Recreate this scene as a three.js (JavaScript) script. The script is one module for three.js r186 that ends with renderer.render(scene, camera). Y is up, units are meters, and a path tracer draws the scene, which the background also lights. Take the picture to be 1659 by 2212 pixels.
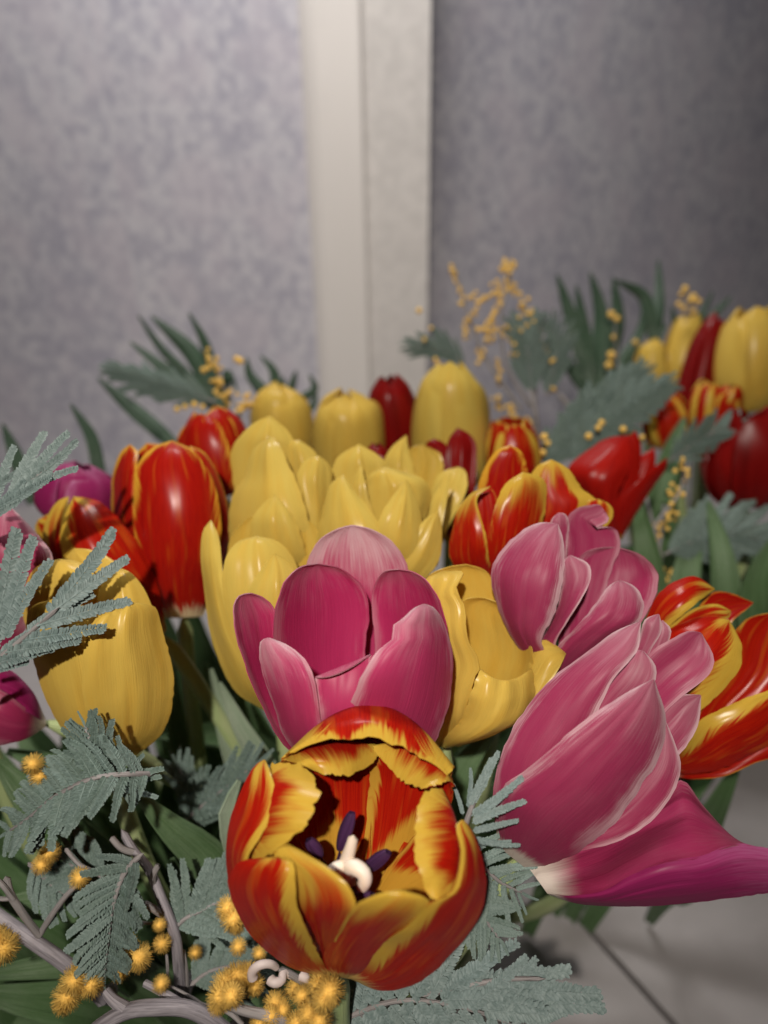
import * as THREE from 'three';
import { mergeGeometries } from 'three/addons/utils/BufferGeometryUtils.js';

// ---------------------------------------------------------------- camera, lamps, exposure
const scene = new THREE.Scene();
scene.background = new THREE.Color(0x000000);
const W = 1659, H = 2212, F = 1598;                       // photograph grid in which positions were read, focal length in that grid
const camera = new THREE.PerspectiveCamera(2 * Math.atan(H / 2 / F) * 180 / Math.PI, W / H, 0.01, 10);
camera.position.set(0, 0.45, 0);
camera.rotation.order = 'YXZ';
camera.rotation.set(-27 * Math.PI / 180, 0, -1.0 * Math.PI / 180);
camera.focus = 0.213;
camera.userData.fStop = 6.4;
camera.updateMatrixWorld(true);
const RIGHT = new THREE.Vector3().setFromMatrixColumn(camera.matrixWorld, 0);
const UP = new THREE.Vector3().setFromMatrixColumn(camera.matrixWorld, 1);
const BACK = new THREE.Vector3().setFromMatrixColumn(camera.matrixWorld, 2);
const EYE = camera.position.clone();

const renderer = new THREE.WebGLRenderer({ antialias: true });
renderer.setSize(768, 1024);
renderer.toneMapping = THREE.LinearToneMapping;
renderer.toneMappingExposure = 1.0;
renderer.shadowMap.enabled = true;

// the flash: a small lamp above, behind and a little left of the lens
const flash = new THREE.SpotLight(0xfff3e6, 0.98, 0, 0.70, 1, 2);
flash.position.set(-0.045, 0.68, 0.17);
flash.target.position.set(0.0, 0.31, -0.30);
flash.castShadow = true; flash.shadow.radius = 0.35; flash.shadow.mapSize.set(2048, 2048); flash.name = 'flash';
scene.add(flash, flash.target);
// added fill panel out of view above, close to the wall, to brighten it
const wallFill = new THREE.RectAreaLight(0xfffaf6, 50.0, 0.3, 0.15);
wallFill.position.set(-0.08, 1.15, -0.60); wallFill.lookAt(-0.07, 0.42, -0.95); wallFill.name = 'wall_fill_light';
scene.add(wallFill);

// ---------------------------------------------------------------- helpers
const V = (x, y, z) => new THREE.Vector3(x, y, z);
function rng(seed) { let a = seed >>> 0; return () => { a = (a + 0x6D2B79F5) | 0; let t = Math.imul(a ^ (a >>> 15), 1 | a); t = (t + Math.imul(t ^ (t >>> 7), 61 | t)) ^ t; return ((t ^ (t >>> 14)) >>> 0) / 4294967296; }; }
function hash(x, y, s) { let h = Math.imul(x | 0, 374761393) ^ Math.imul(y | 0, 668265263) ^ Math.imul(s | 0, 2147483647 - 61); h = Math.imul(h ^ (h >>> 13), 1274126177); return ((h ^ (h >>> 16)) >>> 0) / 4294967296; }
function vn(x, y, s = 0) { const i = Math.floor(x), j = Math.floor(y); let f = x - i, g = y - j; f = f * f * (3 - 2 * f); g = g * g * (3 - 2 * g); const a = hash(i, j, s), b = hash(i + 1, j, s), c = hash(i, j + 1, s), d = hash(i + 1, j + 1, s); return (a + (b - a) * f) * (1 - g) + (c + (d - c) * f) * g; }
function fbm(x, y, s = 0, o = 4) { let t = 0, a = 0.5, n = 0; for (let k = 0; k < o; k++) { t += a * vn(x, y, s + k * 17); n += a; a *= 0.5; x *= 2.03; y *= 2.03; } return t / n; }
const sst = (a, b, x) => { const t = Math.min(1, Math.max(0, (x - a) / (b - a))); return t * t * (3 - 2 * t); };
const mixc = (a, b, t) => [a[0] + (b[0] - a[0]) * t, a[1] + (b[1] - a[1]) * t, a[2] + (b[2] - a[2]) * t];
// a point seen at (x, y) of the photograph, d metres in front of the lens plane
function P(x, y, d) { return EYE.clone().addScaledVector(RIGHT, (x - W / 2) / F * d).addScaledVector(UP, (H / 2 - y) / F * d).addScaledVector(BACK, -d); }
function onPlane(x, y, axis, value) { const r = P(x, y, 1).sub(EYE); return EYE.clone().addScaledVector(r, (value - EYE[axis]) / r[axis]); }

const taken = {};
function numbered(n) { taken[n] = (taken[n] ?? -1) + 1; return taken[n] ? n + '_' + String(taken[n]).padStart(3, '0') : n; }
function thing(name, label, category, at, group) { const o = new THREE.Group(); o.name = numbered(name); o.position.copy(at); o.userData = { label, category }; if (group) o.userData.group = group; scene.add(o); return o; }
// geometry in world coordinates, kept in the coordinates of its parent's thing
function part(name, geo, mat, parent, root = parent) { geo.translate(-root.position.x, -root.position.y, -root.position.z); const m = new THREE.Mesh(geo, mat); m.name = name; m.castShadow = m.receiveShadow = true; parent.add(m); return m; }
function struct(name, geo, mat) { const m = new THREE.Mesh(geo, mat); m.name = numbered(name); m.castShadow = m.receiveShadow = true; m.userData = { kind: 'structure' }; scene.add(m); return m; }

// ---------------------------------------------------------------- textures
const enc = c => { c = Math.min(1, Math.max(0, c)); return 255 * (c <= 0.0031308 ? 12.92 * c : 1.055 * Math.pow(c, 1 / 2.4) - 0.055); };
function tex(w, h, fn, color = true) {
  const d = new Uint8Array(w * h * 4);
  for (let j = 0; j < h; j++) for (let i = 0; i < w; i++) { const c = fn((i + 0.5) / w, (j + 0.5) / h), k = 4 * (j * w + i); if (color) { d[k] = enc(c[0]); d[k + 1] = enc(c[1]); d[k + 2] = enc(c[2]); } else d[k] = d[k + 1] = d[k + 2] = 255 * Math.min(1, Math.max(0, c)); d[k + 3] = 255; }
  const t = new THREE.DataTexture(d, w, h); t.magFilter = THREE.LinearFilter; t.minFilter = THREE.LinearMipmapLinearFilter; t.generateMipmaps = true; t.wrapS = t.wrapT = THREE.RepeatWrapping; if (color) t.colorSpace = THREE.SRGBColorSpace; t.needsUpdate = true; return t;
}
// petal sheets: the left half of a texture is the outer side, the right half the inner side; u runs across (-1..1), v from base to tip
function petalTex(fn, w = 1024, h = 512) { return tex(w, h, (x, y) => { const inner = x >= 0.5, u = ((inner ? x - 0.5 : x) * 2 - 0.02) / 0.96 * 2 - 1; return fn(inner, Math.max(-1, Math.min(1, u)), y); }); }
const streak = (u, v, s) => 0.12 * vn(u * 30 + 200, v * 3.2, s) + 0.4 * vn(u * 95 + 300, v * 9, s + 9) + 0.48 * vn(u * 190 + 300, v * 20, s + 15);
const bumpPetal = tex(1024, 512, (x, y) => 0.5 + 0.34 * (vn(x * 190, y * 4, 3) - 0.5) + 0.4 * (vn(x * 420, y * 9, 5) - 0.5) + 0.3 * (fbm(x * 40, y * 26, 8, 3) - 0.5), false);

function pinkTex(seed, deep, pale, edge, tipw, innerK = 0.45, eth = 0.58) {
  return petalTex((inner, u, v) => {
    const s = streak(u, v, seed), s2 = fbm(u * 2 + 3, v * 5, seed + 40, 4), a = Math.abs(u);
    let p = edge * sst(eth, 1.05, a + 0.3 * (s - 0.5) + 0.6 * (s2 - 0.5)) * sst(0.1, 0.5, v) + tipw * sst(0.62, 1.05, v + 0.22 * (s - 0.5) + 0.2 * (s2 - 0.5));
    p += 0.14 * Math.exp(-Math.pow(u / 0.12, 2)) * sst(0.45, 0.95, v);
    if (inner) p *= innerK;
    p = Math.min(0.92, p * (0.85 + 0.3 * s) + 0.06 * (s - 0.45) * sst(0.15, 0.4, v) + 0.14 * (s2 - 0.5));
    let c = mixc(inner ? mixc(deep, [deep[0] * 0.98, deep[1] * 0.72, deep[2] * 0.92], 1) : deep, pale, Math.max(0, p));
    c = mixc(c, [c[0] * 0.86, c[1] * 0.62, c[2] * 0.8], 0.2 * sst(0.55, 0.8, vn(u * 70, v * 4, seed + 77)));
    const w = 1 - sst(0.05, inner ? 0.2 : 0.11, v + 0.05 * (s - 0.5));
    return mixc(c, [0.78, 0.70, 0.62], w);
  });
}
function yellowTex(seed, base, warm) {
  return petalTex((inner, u, v) => {
    const s = streak(u, v, seed), s2 = fbm(u * 4, v * 3, seed + 30, 3);
    let c = mixc(base, warm, Math.min(1, Math.max(0, (inner ? 0.35 : 0.08) + 0.75 * (s2 - 0.45) + 0.22 * (s - 0.5))));
    c = mixc(c, [c[0] * 0.9, c[1] * 0.78, c[2] * 0.7], 0.12 * sst(0.62, 0.85, vn(u * 60, v * 3, seed + 5)));
    return mixc(c, [0.62, 0.58, 0.14], 0.5 * (1 - sst(0.02, 0.1, v)));
  });
}
// red flame on yellow; e: where the yellow edge begins, tip: how far the yellow comes down from the tip, base: height of the pale base
function flameTex(seed, e, tip, base, red = [0.52, 0.016, 0.004], yel = [0.72, 0.49, 0.065], pale = [0.72, 0.5, 0.16]) {
  return petalTex((inner, u, v) => {
    const f = vn(u * 34 + 90, v * 5, seed) * 0.6 + vn(u * 80 + 40, v * 9, seed + 3) * 0.4, g = fbm(u * 3 + 7, v * 4, seed + 8, 3), a = Math.abs(u);
    // feathering runs outward and up from the midrib
    const fe = vn((v - a * 0.55) * 42, a * 3.5 + (u > 0 ? 20 : 0), seed + 11) * 0.65 + vn((v - a * 0.55) * 90, a * 5 + (u > 0 ? 40 : 0), seed + 12) * 0.35;
    let y = sst(e - 0.10, e + 0.10, a + 0.32 * (fe - 0.5) + 0.22 * (g - 0.5)) * sst(0.1, 0.3, v);
    y = Math.max(y, sst(1 - tip, 1.03 - tip * 0.3, v + 0.14 * (f - 0.5) + 0.22 * (g - 0.5) + 0.3 * Math.max(0, a - 0.5)));
    if (inner) y = sst(0.9, 1.0, a + 0.2 * (fe - 0.5)) * 0.8;
    const s = streak(u, v, seed + 20);
    const r2 = mixc(red, [red[0] * 0.78, red[1] * 0.5, red[2]], sst(0.4, 0.7, s));
    const o = mixc(r2, [0.62, 0.12, 0.012], 0.55 * sst(0.55, 0.9, fbm(u * 8, v * 5, seed + 60, 2)));
    const yy = mixc(yel, [yel[0], yel[1] * 0.88, yel[2] * 0.7], sst(0.4, 0.75, s) * 0.6);
    let c = mixc(o, yy, y);
    const vb = 0.27 - 0.10 * a + 0.03 * (f - 0.5), b = inner ? 1 - sst(vb - 0.02, vb + 0.02, v) : 1 - sst(base * 0.6, base * 1.25, v + 0.16 * (f - 0.5));
    return mixc(c, inner ? [0.68, 0.38, 0.045] : pale, b);
  });
}
function redTex(seed, red, dark) {
  return petalTex((inner, u, v) => { const s = streak(u, v, seed), g = fbm(u * 4, v * 3, seed + 4, 3); return mixc(mixc(red, dark, sst(0.3, 0.75, 0.5 * s + 0.5 * g)), [0.5, 0.35, 0.05], 0.8 * (1 - sst(0.03, 0.09, v))); }, 512, 256);
}
// petals let some light through and carry a thin waxy gloss
const petalMat = (map, rough, bump = 0.00012) => new THREE.MeshPhysicalMaterial({ map, roughness: 0.95, transmission: 0.32, thickness: 0, clearcoat: 0.5, clearcoatRoughness: rough, specularIntensity: 0.04, bumpMap: bumpPetal, bumpScale: bump, side: THREE.DoubleSide });
const M = {
  pink: petalMat(pinkTex(1, [0.56, 0.05, 0.165], [0.80, 0.55, 0.60], 0.7, 0.6, 0.45, 0.64), 0.42),
  pinkPale: petalMat(pinkTex(14, [0.56, 0.05, 0.165], [0.82, 0.60, 0.64], 0.5, 1.15, 1), 0.42),
  pink2: petalMat(pinkTex(2, [0.41, 0.045, 0.125], [0.78, 0.56, 0.60], 0.85, 0.25, 0.45, 0.7), 0.42),
  magenta: petalMat(pinkTex(3, [0.34, 0.022, 0.13], [0.6, 0.25, 0.45], 0.4, 0.3), 0.42),
  yellow: petalMat(yellowTex(4, [0.74, 0.575, 0.125], [0.74, 0.47, 0.06]), 0.27),
  yellow2: petalMat(yellowTex(5, [0.77, 0.56, 0.11], [0.75, 0.44, 0.045]), 0.28),
  flame: petalMat(flameTex(6, 0.66, 0.10, 0.09), 0.26),
  flameInner: petalMat(flameTex(7, 0.78, 0.26, 0.2), 0.26),
  flameTip: petalMat(flameTex(13, 0.95, 0.36, 0.1), 0.26),
  flameEdge: petalMat(flameTex(8, 0.97, 0.05, 0.07, [0.50, 0.013, 0.005], [0.80, 0.45, 0.045], [0.78, 0.66, 0.42]), 0.28),
  flameWide: petalMat(flameTex(9, 0.5, 0.24, 0.08), 0.38),
  red: petalMat(redTex(10, [0.48, 0.012, 0.006], [0.34, 0.006, 0.004]), 0.32),
  dark: petalMat(redTex(11, [0.27, 0.006, 0.005], [0.18, 0.003, 0.003]), 0.32),
};
const veins = tex(512, 512, (x, y) => 0.5 + 0.5 * (vn(x * 60, y * 3, 21) - 0.5) + 0.4 * (vn(x * 130, y * 6, 22) - 0.5), false);
function leafTex(seed, a, b) { return tex(512, 512, (x, y) => { const s = vn(x * 70, y * 2.5, seed), g = fbm(x * 6, y * 14, seed + 5, 4), sp = fbm(x * 60, y * 120, seed + 9, 2); return mixc(mixc(a, b, sst(0.25, 0.8, 0.5 * g + 0.35 * s + 0.25 * sp)), [a[0] * 0.6, a[1] * 0.7, a[2] * 0.6], 0.5 * sst(0.6, 0.8, sp)); }); }
const leafMat = (map, r) => new THREE.MeshPhysicalMaterial({ map, roughness: r, bumpMap: veins, bumpScale: 0.00025, side: THREE.DoubleSide });
const LM = {
  leaf: leafMat(leafTex(31, [0.06, 0.125, 0.042], [0.135, 0.215, 0.11]), 0.5),
  leafGreen: leafMat(leafTex(32, [0.055, 0.12, 0.038], [0.12, 0.20, 0.095]), 0.5),
  leafPale: leafMat(leafTex(33, [0.20, 0.29, 0.19], [0.33, 0.40, 0.30]), 0.55),
  palm: leafMat(leafTex(34, [0.016, 0.045, 0.022], [0.04, 0.085, 0.045]), 0.42),
};
const stemTex = tex(128, 512, (x, y) => mixc([0.27, 0.38, 0.14], [0.44, 0.50, 0.27], fbm(x * 8, y * 10, 44, 4)));
const SM = {
  stem: new THREE.MeshPhysicalMaterial({ map: stemTex, roughness: 0.5, bumpMap: veins, bumpScale: 0.0002 }),
  wood: new THREE.MeshPhysicalMaterial({ map: tex(256, 512, (x, y) => mixc([0.13, 0.12, 0.135], [0.34, 0.32, 0.35], sst(0.25, 0.75, 0.6 * fbm(x * 9, y * 3, 51, 4) + 0.4 * fbm(x * 30, y * 40, 52, 3)))), roughness: 0.75, bumpMap: tex(256, 512, (x, y) => fbm(x * 16, y * 5, 53, 4), false), bumpScale: 0.0006 }),
  twig: new THREE.MeshPhysicalMaterial({ map: tex(128, 256, (x, y) => mixc([0.18, 0.17, 0.17], [0.34, 0.32, 0.32], fbm(x * 6, y * 20, 54, 4))), roughness: 0.7, bumpMap: tex(128, 256, (x, y) => fbm(x * 20, y * 40, 55, 3), false), bumpScale: 0.0003 }),
};
const fernMat = (a, b, s) => new THREE.MeshPhysicalMaterial({ map: tex(256, 256, (x, y) => mixc(a, b, fbm(x * 9, y * 30, s, 4))), roughness: 0.62, side: THREE.DoubleSide });
const FM = {
  silver2: fernMat([0.092, 0.144, 0.136], [0.224, 0.292, 0.288], 64), grey2: fernMat([0.076, 0.124, 0.104], [0.172, 0.236, 0.208], 65),
  silver: fernMat([0.104, 0.156, 0.148], [0.240, 0.308, 0.300], 61),
  grey: fernMat([0.084, 0.132, 0.116], [0.184, 0.252, 0.228], 62),
};
const ballTex = tex(128, 128, (x, y) => mixc([0.74, 0.43, 0.06], [0.86, 0.60, 0.17], fbm(x * 20, y * 20, 71, 3)));
const BM = {
  ball: new THREE.MeshPhysicalMaterial({ map: ballTex, roughness: 0.8, side: THREE.DoubleSide }),
  bud: new THREE.MeshPhysicalMaterial({ color: new THREE.Color().setRGB(0.58, 0.50, 0.48), roughness: 0.6 }),
};

// ---------------------------------------------------------------- sheets with two sides and a rim
function shell(fn, nu, nv, th, o = {}) {
  const pts = [], nor = [];
  for (let j = 0; j <= nv; j++) for (let i = 0; i <= nu; i++) pts.push(fn(i / nu * 2 - 1, Math.min(0.996, Math.max(0.004, j / nv))));
  const at = (i, j) => pts[j * (nu + 1) + i], a = V(), b = V();
  for (let j = 0; j <= nv; j++) for (let i = 0; i <= nu; i++) {
    a.subVectors(at(Math.min(nu, i + 1), j), at(Math.max(0, i - 1), j)); b.subVectors(at(i, Math.min(nv, j + 1)), at(i, Math.max(0, j - 1)));
    nor.push(a.clone().cross(b).normalize());
  }
  const pos = [], nrm = [], uv = [], idx = [];
  const us = o.us ?? 1, uo = o.uo ?? 0, vs = o.vs ?? 1, vo = o.vo ?? 0;
  for (const s of [1, -1]) {
    const half = o.plain ? 0 : ((s > 0) === !!o.inside ? 0.5 : 0), k0 = pos.length / 3;
    for (let j = 0; j <= nv; j++) for (let i = 0; i <= nu; i++) {
      const p = at(i, j), n = nor[j * (nu + 1) + i]; pos.push(p.x + n.x * s * th / 2, p.y + n.y * s * th / 2, p.z + n.z * s * th / 2); nrm.push(n.x * s, n.y * s, n.z * s);
      const U = Math.min(1, Math.max(0, 0.5 + 0.5 * ((i / nu * 2 - 1) * us + uo))); uv.push(o.plain ? U : half + 0.5 * (0.02 + 0.96 * U), Math.min(0.995, Math.max(0.005, j / nv * vs + vo)));
    }
    for (let j = 0; j < nv; j++) for (let i = 0; i < nu; i++) { const q = k0 + j * (nu + 1) + i; if (s > 0) idx.push(q, q + 1, q + nu + 2, q, q + nu + 2, q + nu + 1); else idx.push(q, q + nu + 2, q + 1, q, q + nu + 1, q + nu + 2); }
  }
  const loop = []; for (let i = 0; i < nu; i++) loop.push([i, 0]); for (let j = 0; j < nv; j++) loop.push([nu, j]); for (let i = nu; i > 0; i--) loop.push([i, nv]); for (let j = nv; j > 0; j--) loop.push([0, j]);
  const N = (nu + 1) * (nv + 1), r0 = pos.length / 3;
  loop.forEach(([i, j], k) => { const [i2, j2] = loop[(k + 1) % loop.length], [i1, j1] = loop[(k + loop.length - 1) % loop.length]; a.subVectors(at(i2, j2), at(i1, j1)); const n = nor[j * (nu + 1) + i]; const out = a.clone().cross(n).normalize();
    for (const s of [0, 1]) { const q = s * N + j * (nu + 1) + i; pos.push(pos[3 * q], pos[3 * q + 1], pos[3 * q + 2]); nrm.push(out.x, out.y, out.z); uv.push(uv[2 * q], uv[2 * q + 1]); } });
  loop.forEach((_, k) => { const p = r0 + 2 * k, q = r0 + 2 * ((k + 1) % loop.length); idx.push(p, p + 1, q + 1, p, q + 1, q); });
  for (let k = 0; k < nrm.length; k++) if (!(nrm[k] === nrm[k])) nrm[k] = k % 3 === 1 ? 1 : 0;
  const g = new THREE.BufferGeometry(); g.setAttribute('position', new THREE.Float32BufferAttribute(pos, 3)); g.setAttribute('normal', new THREE.Float32BufferAttribute(nrm, 3)); g.setAttribute('uv', new THREE.Float32BufferAttribute(uv, 2)); g.setIndex(idx); return g;
}
// a petal from its two edges (and, where it rolls over, its midline), base to tip; f: grid of the flower
let petalCount = 0;
function petalGeo(f, q) {
  const seed = 100 + 7 * petalCount++, to = ([x, y, z]) => P(f.ox + f.s * x, f.oy + f.s * y, f.d + (z > 0 ? z * (f.zp ?? 1) : z) / 1000);
  const curve = a => new THREE.CatmullRomCurve3(a.map(to), false, 'centripetal');
  const nu = q.nu || 26, nv = q.nv || 40, cl = curve(q.L), cr = curve(q.R), cm = q.M && curve(q.M);
  const cache = new Map();
  const row = v => { let r = cache.get(v); if (!r) { const l = cm ? cl.getPoint(v) : cl.getPointAt(v), rr = cm ? cr.getPoint(v) : cr.getPointAt(v), m = l.clone().add(rr).multiplyScalar(0.5), n = EYE.clone().sub(m).normalize(); r = { l, r: rr, n, w: l.distanceTo(rr), m: cm && cm.getPoint(v) }; cache.set(v, r); } return r; };
  const b = q.b ?? 0.2, ruf = (q.ruf ?? 0.5) / 1000, wr = (q.wr ?? 0.6) / 1000, curl = (q.curl ?? 0) * (q.curl < 0 ? 0.4 : 1) / 1000, rib = (q.rib ?? 0.25) / 1000, jag = (q.jag ?? 0.5) / 1000, bt = q.bt || 0, tj = q.tj || 0, keel = (q.keel ?? f.keel ?? 0) / 1000, fold = (q.fold ?? f.fold ?? 0) / 1000, ff = q.ff ?? 6;
  return shell((u, v) => {
    if (tj) v -= tj * sst(0.72, 1, v) * (0.55 * vn(u * 5 + 30, seed, 6) + 0.45 * vn(u * 17 + 30, seed, 7));
    const r = row(v), p = V(), k = Math.abs(u), e = k * k * k;
    if (r.m) p.copy(r.l).multiplyScalar(u * (u - 1) / 2).addScaledVector(r.m, 1 - u * u).addScaledVector(r.r, u * (u + 1) / 2);
    else p.lerpVectors(r.l, r.r, (u + 1) / 2).addScaledVector(r.n, (b + bt * v) * r.w * (1 - u * u));
    const side = u > 0 ? 50 : 0, wf = sst(0, 0.02, r.w);
    p.addScaledVector(r.n, wf * (ruf * e * (2 * vn(v * 7 + side, seed, 1) - 1) + wr * (2 * fbm(u * 1.6 + 5, v * 2.6, seed, 3) - 1) + 0.35 * wr * (2 * vn(u * 6 + 5, v * 2.4, seed + 3) - 1) + curl * sst(0.72, 1, k) + fold * Math.sin(u * ff + seed + 3 * vn(v * 2.2, seed, 9)) * sst(0, 0.25, v) * (0.4 + 0.6 * vn(u * 2 + 7, v * 3, seed + 31)) + keel * Math.exp(-k / 0.22) * sst(0.2, 0.85, v) - rib * Math.exp(-Math.pow(u / 0.07, 2)) * sst(0.9, 0.3, v)));
    const du = r.r.clone().sub(r.l).normalize();
    p.addScaledVector(du, wf * Math.sign(u) * Math.pow(k, 8) * jag * (vn(v * 22 + side, seed, 2) + 0.8 * vn(v * 55 + side, seed, 4) - 0.9));
    return p;
  }, nu, nv, (q.th ?? 0.32) / 1000, q);
}
function tube(points, r0, r1, seg = 24, rad = 9) {
  const c = new THREE.CatmullRomCurve3(points, false, 'centripetal'), g = new THREE.TubeGeometry(c, seg, 1, rad, false), p = g.attributes.position, n = g.attributes.normal, uv = g.attributes.uv, L = c.getLength();
  for (let i = 0; i <= seg; i++) { const t = i / seg, r = i === 0 || i === seg ? 0.00001 : r0 + (r1 - r0) * t, q = c.getPointAt(t); for (let j = 0; j <= rad; j++) { const k = i * (rad + 1) + j; p.setXYZ(k, q.x + n.getX(k) * r, q.y + n.getY(k) * r, q.z + n.getZ(k) * r); uv.setXY(k, uv.getY(k), uv.getX(k) * L * 6); } }
  return g;
}
// a blade along a line: w half width in metres, turned about the line
function blade(points, w, o = {}) {
  const c = new THREE.CatmullRomCurve3(points, false, 'centripetal'), seed = o.seed || 1, prof = o.prof || (v => Math.pow(Math.sin(Math.PI * Math.min(1, 0.08 + 0.92 * v)), 0.75) * (v < 0.45 ? 0.75 + 0.25 * v / 0.45 : 1)), cache = new Map();
  return shell((u, v) => {
    let f = cache.get(v); if (!f) { const p = c.getPointAt(v), t = c.getTangentAt(v), ref = o.ref || EYE.clone().sub(p).normalize(), x = t.clone().cross(ref).normalize().applyAxisAngle(t, (o.turn || 0) + (o.twist || 0) * v), n = x.clone().cross(t).multiplyScalar(1); f = { p, x, n }; cache.set(v, f); }
    const ww = w * Math.max(0.02, prof(v));
    return f.p.clone().addScaledVector(f.x, u * ww).addScaledVector(f.n, (o.cup ?? 0.35) * ww * u * u + 0.05 * ww * (2 * vn(v * 5, u * 2 + 3, seed) - 1) + Math.abs(u) ** 3 * 0.25 * ww * (2 * vn(v * 7 + (u > 0 ? 9 : 0), 2, seed) - 1));
  }, o.nu || 10, o.nv || 28, o.th || 0.0007, { plain: true });
}

// ---------------------------------------------------------------- the setting: table top and papered wall
const wallTex = (seed, lo, hi, tint) => tex(1024, 1024, (x, y) => {
  const a = fbm(x * 96, y * 84, seed, 3), b = fbm(x * 220, y * 190, seed + 3, 2), c = fbm(x * 10, y * 7, seed + 7, 3), t = fbm(x * 18, y * 14, seed + 11, 3);
  const f = sst(0.28, 0.72, 0.58 * a + 0.17 * b + 0.25 * c);
  return mixc(mixc(lo, hi, f), tint, 0.45 * sst(0.42, 0.72, t));
});
const wallBump = tex(512, 512, (x, y) => fbm(x * 90, y * 90, 91, 3), false);
function wallMat(seed, lo, hi, tint, rough) { return new THREE.MeshPhysicalMaterial({ map: wallTex(seed, lo, hi, tint), roughness: rough, bumpMap: wallBump, bumpScale: 0.0002 }); }
function box(x0, x1, y0, y1, z0, z1, metres = 0.8) { const g = new THREE.BoxGeometry(x1 - x0, y1 - y0, z1 - z0).translate((x0 + x1) / 2, (y0 + y1) / 2, (z0 + z1) / 2), p = g.attributes.position, n = g.attributes.normal, uv = g.attributes.uv; for (let i = 0; i < p.count; i++) { const ax = Math.abs(n.getX(i)) > 0.5; uv.setXY(i, (ax ? p.getZ(i) : p.getX(i)) / metres + 0.37, (Math.abs(n.getY(i)) > 0.5 ? p.getZ(i) : p.getY(i)) / metres + 0.21); } return g; }
const ZW = -0.92;
const paper = wallMat(80, [0.46, 0.45, 0.53], [0.69, 0.675, 0.72], [0.65, 0.60, 0.66], 0.55);
const palePaper = wallMat(88, [0.68, 0.65, 0.62], [0.78, 0.745, 0.71], [0.74, 0.70, 0.67], 0.5);
const trimMat = new THREE.MeshPhysicalMaterial({ map: tex(256, 256, (x, y) => mixc([0.84, 0.80, 0.76], [0.88, 0.84, 0.80], fbm(x * 8, y * 30, 92, 3))), roughness: 0.35 });
const xa = onPlane(690, 840, 'z', ZW).x, xb = onPlane(800, 840, 'z', ZW).x, xc = onPlane(922, 840, 'z', ZW).x;
struct('wall_left', box(-1.6, xb - 0.001, -0.05, 1.9, ZW - 0.05, ZW), paper);
{ // a smooth board with a rounded left shoulder, standing proud of the paper
  const s = new THREE.Shape(), w = xb - xa; s.moveTo(0, 0); s.bezierCurveTo(0.004, 0.004, 0.008, 0.009, 0.018, 0.010); s.lineTo(w - 0.004, 0.010); s.quadraticCurveTo(w, 0.010, w, 0.006); s.lineTo(w, -0.02); s.lineTo(0, -0.02);
  const g = new THREE.ExtrudeGeometry(s, { depth: 1.95, bevelEnabled: false, curveSegments: 16 }); g.rotateX(-Math.PI / 2); g.scale(1, 1, -1); { const ix = g.index; const p = g.attributes.position; for (let i = 0; i < p.count; i += 3) { const a = V().fromBufferAttribute(p, i + 1), c = V().fromBufferAttribute(p, i + 2); p.setXYZ(i + 1, c.x, c.y, c.z); p.setXYZ(i + 2, a.x, a.y, a.z); } } g.computeVertexNormals(); g.translate(xa, -0.05, ZW + 0.0005); struct('wall_trim', g, trimMat);
}
struct('wall_edge', box(xb, xc, -0.05, 1.9, ZW - 0.12, ZW + 0.001), palePaper);
{ const g = box(0, 1.6, -0.05, 1.9, -0.04, 0); g.rotateY(0.5); g.translate(xc - 0.03, 0, ZW - 0.055); struct('wall_right', g, paper); }
const tableTex = tex(1024, 1024, (x, y) => mixc([0.34, 0.325, 0.325], [0.45, 0.43, 0.43], 0.6 * fbm(x * 5, y * 5, 95, 4) + 0.4 * fbm(x * 60, y * 60, 96, 3)));
const tableMat = new THREE.MeshPhysicalMaterial({ map: tableTex, roughness: 0.32 });
{ // two slabs that meet in a dark joint, running as the line at the lower right of the photograph
  const a = onPlane(1215, 1945, 'y', 0), b = onPlane(1455, 2212, 'y', 0), ang = Math.atan2(b.z - a.z, b.x - a.x), dir = V(Math.cos(ang), 0, Math.sin(ang)), off = V(-dir.z, 0, dir.x);
  for (const s of [-1, 1]) {
    const g = new THREE.BoxGeometry(2.4, 0.03, 1.2), uv = g.attributes.uv, p = g.attributes.position; for (let i = 0; i < p.count; i++) uv.setXY(i, p.getX(i) / 0.6, p.getZ(i) / 0.6 + 0.3 * s);
    g.translate(0, -0.015, s * (0.6 + 0.0022)); g.rotateY(-ang); g.translate(a.x, 0, a.z); struct('table_slab', g, tableMat);
  }
  const g = new THREE.BoxGeometry(2.4, 0.01, 0.2); g.translate(0, -0.012, 0); g.rotateY(-ang); g.translate(a.x, 0, a.z); struct('table_joint', g, new THREE.MeshStandardMaterial({ color: new THREE.Color().setRGB(0.03, 0.03, 0.035), roughness: 0.9 }));
}

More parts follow.
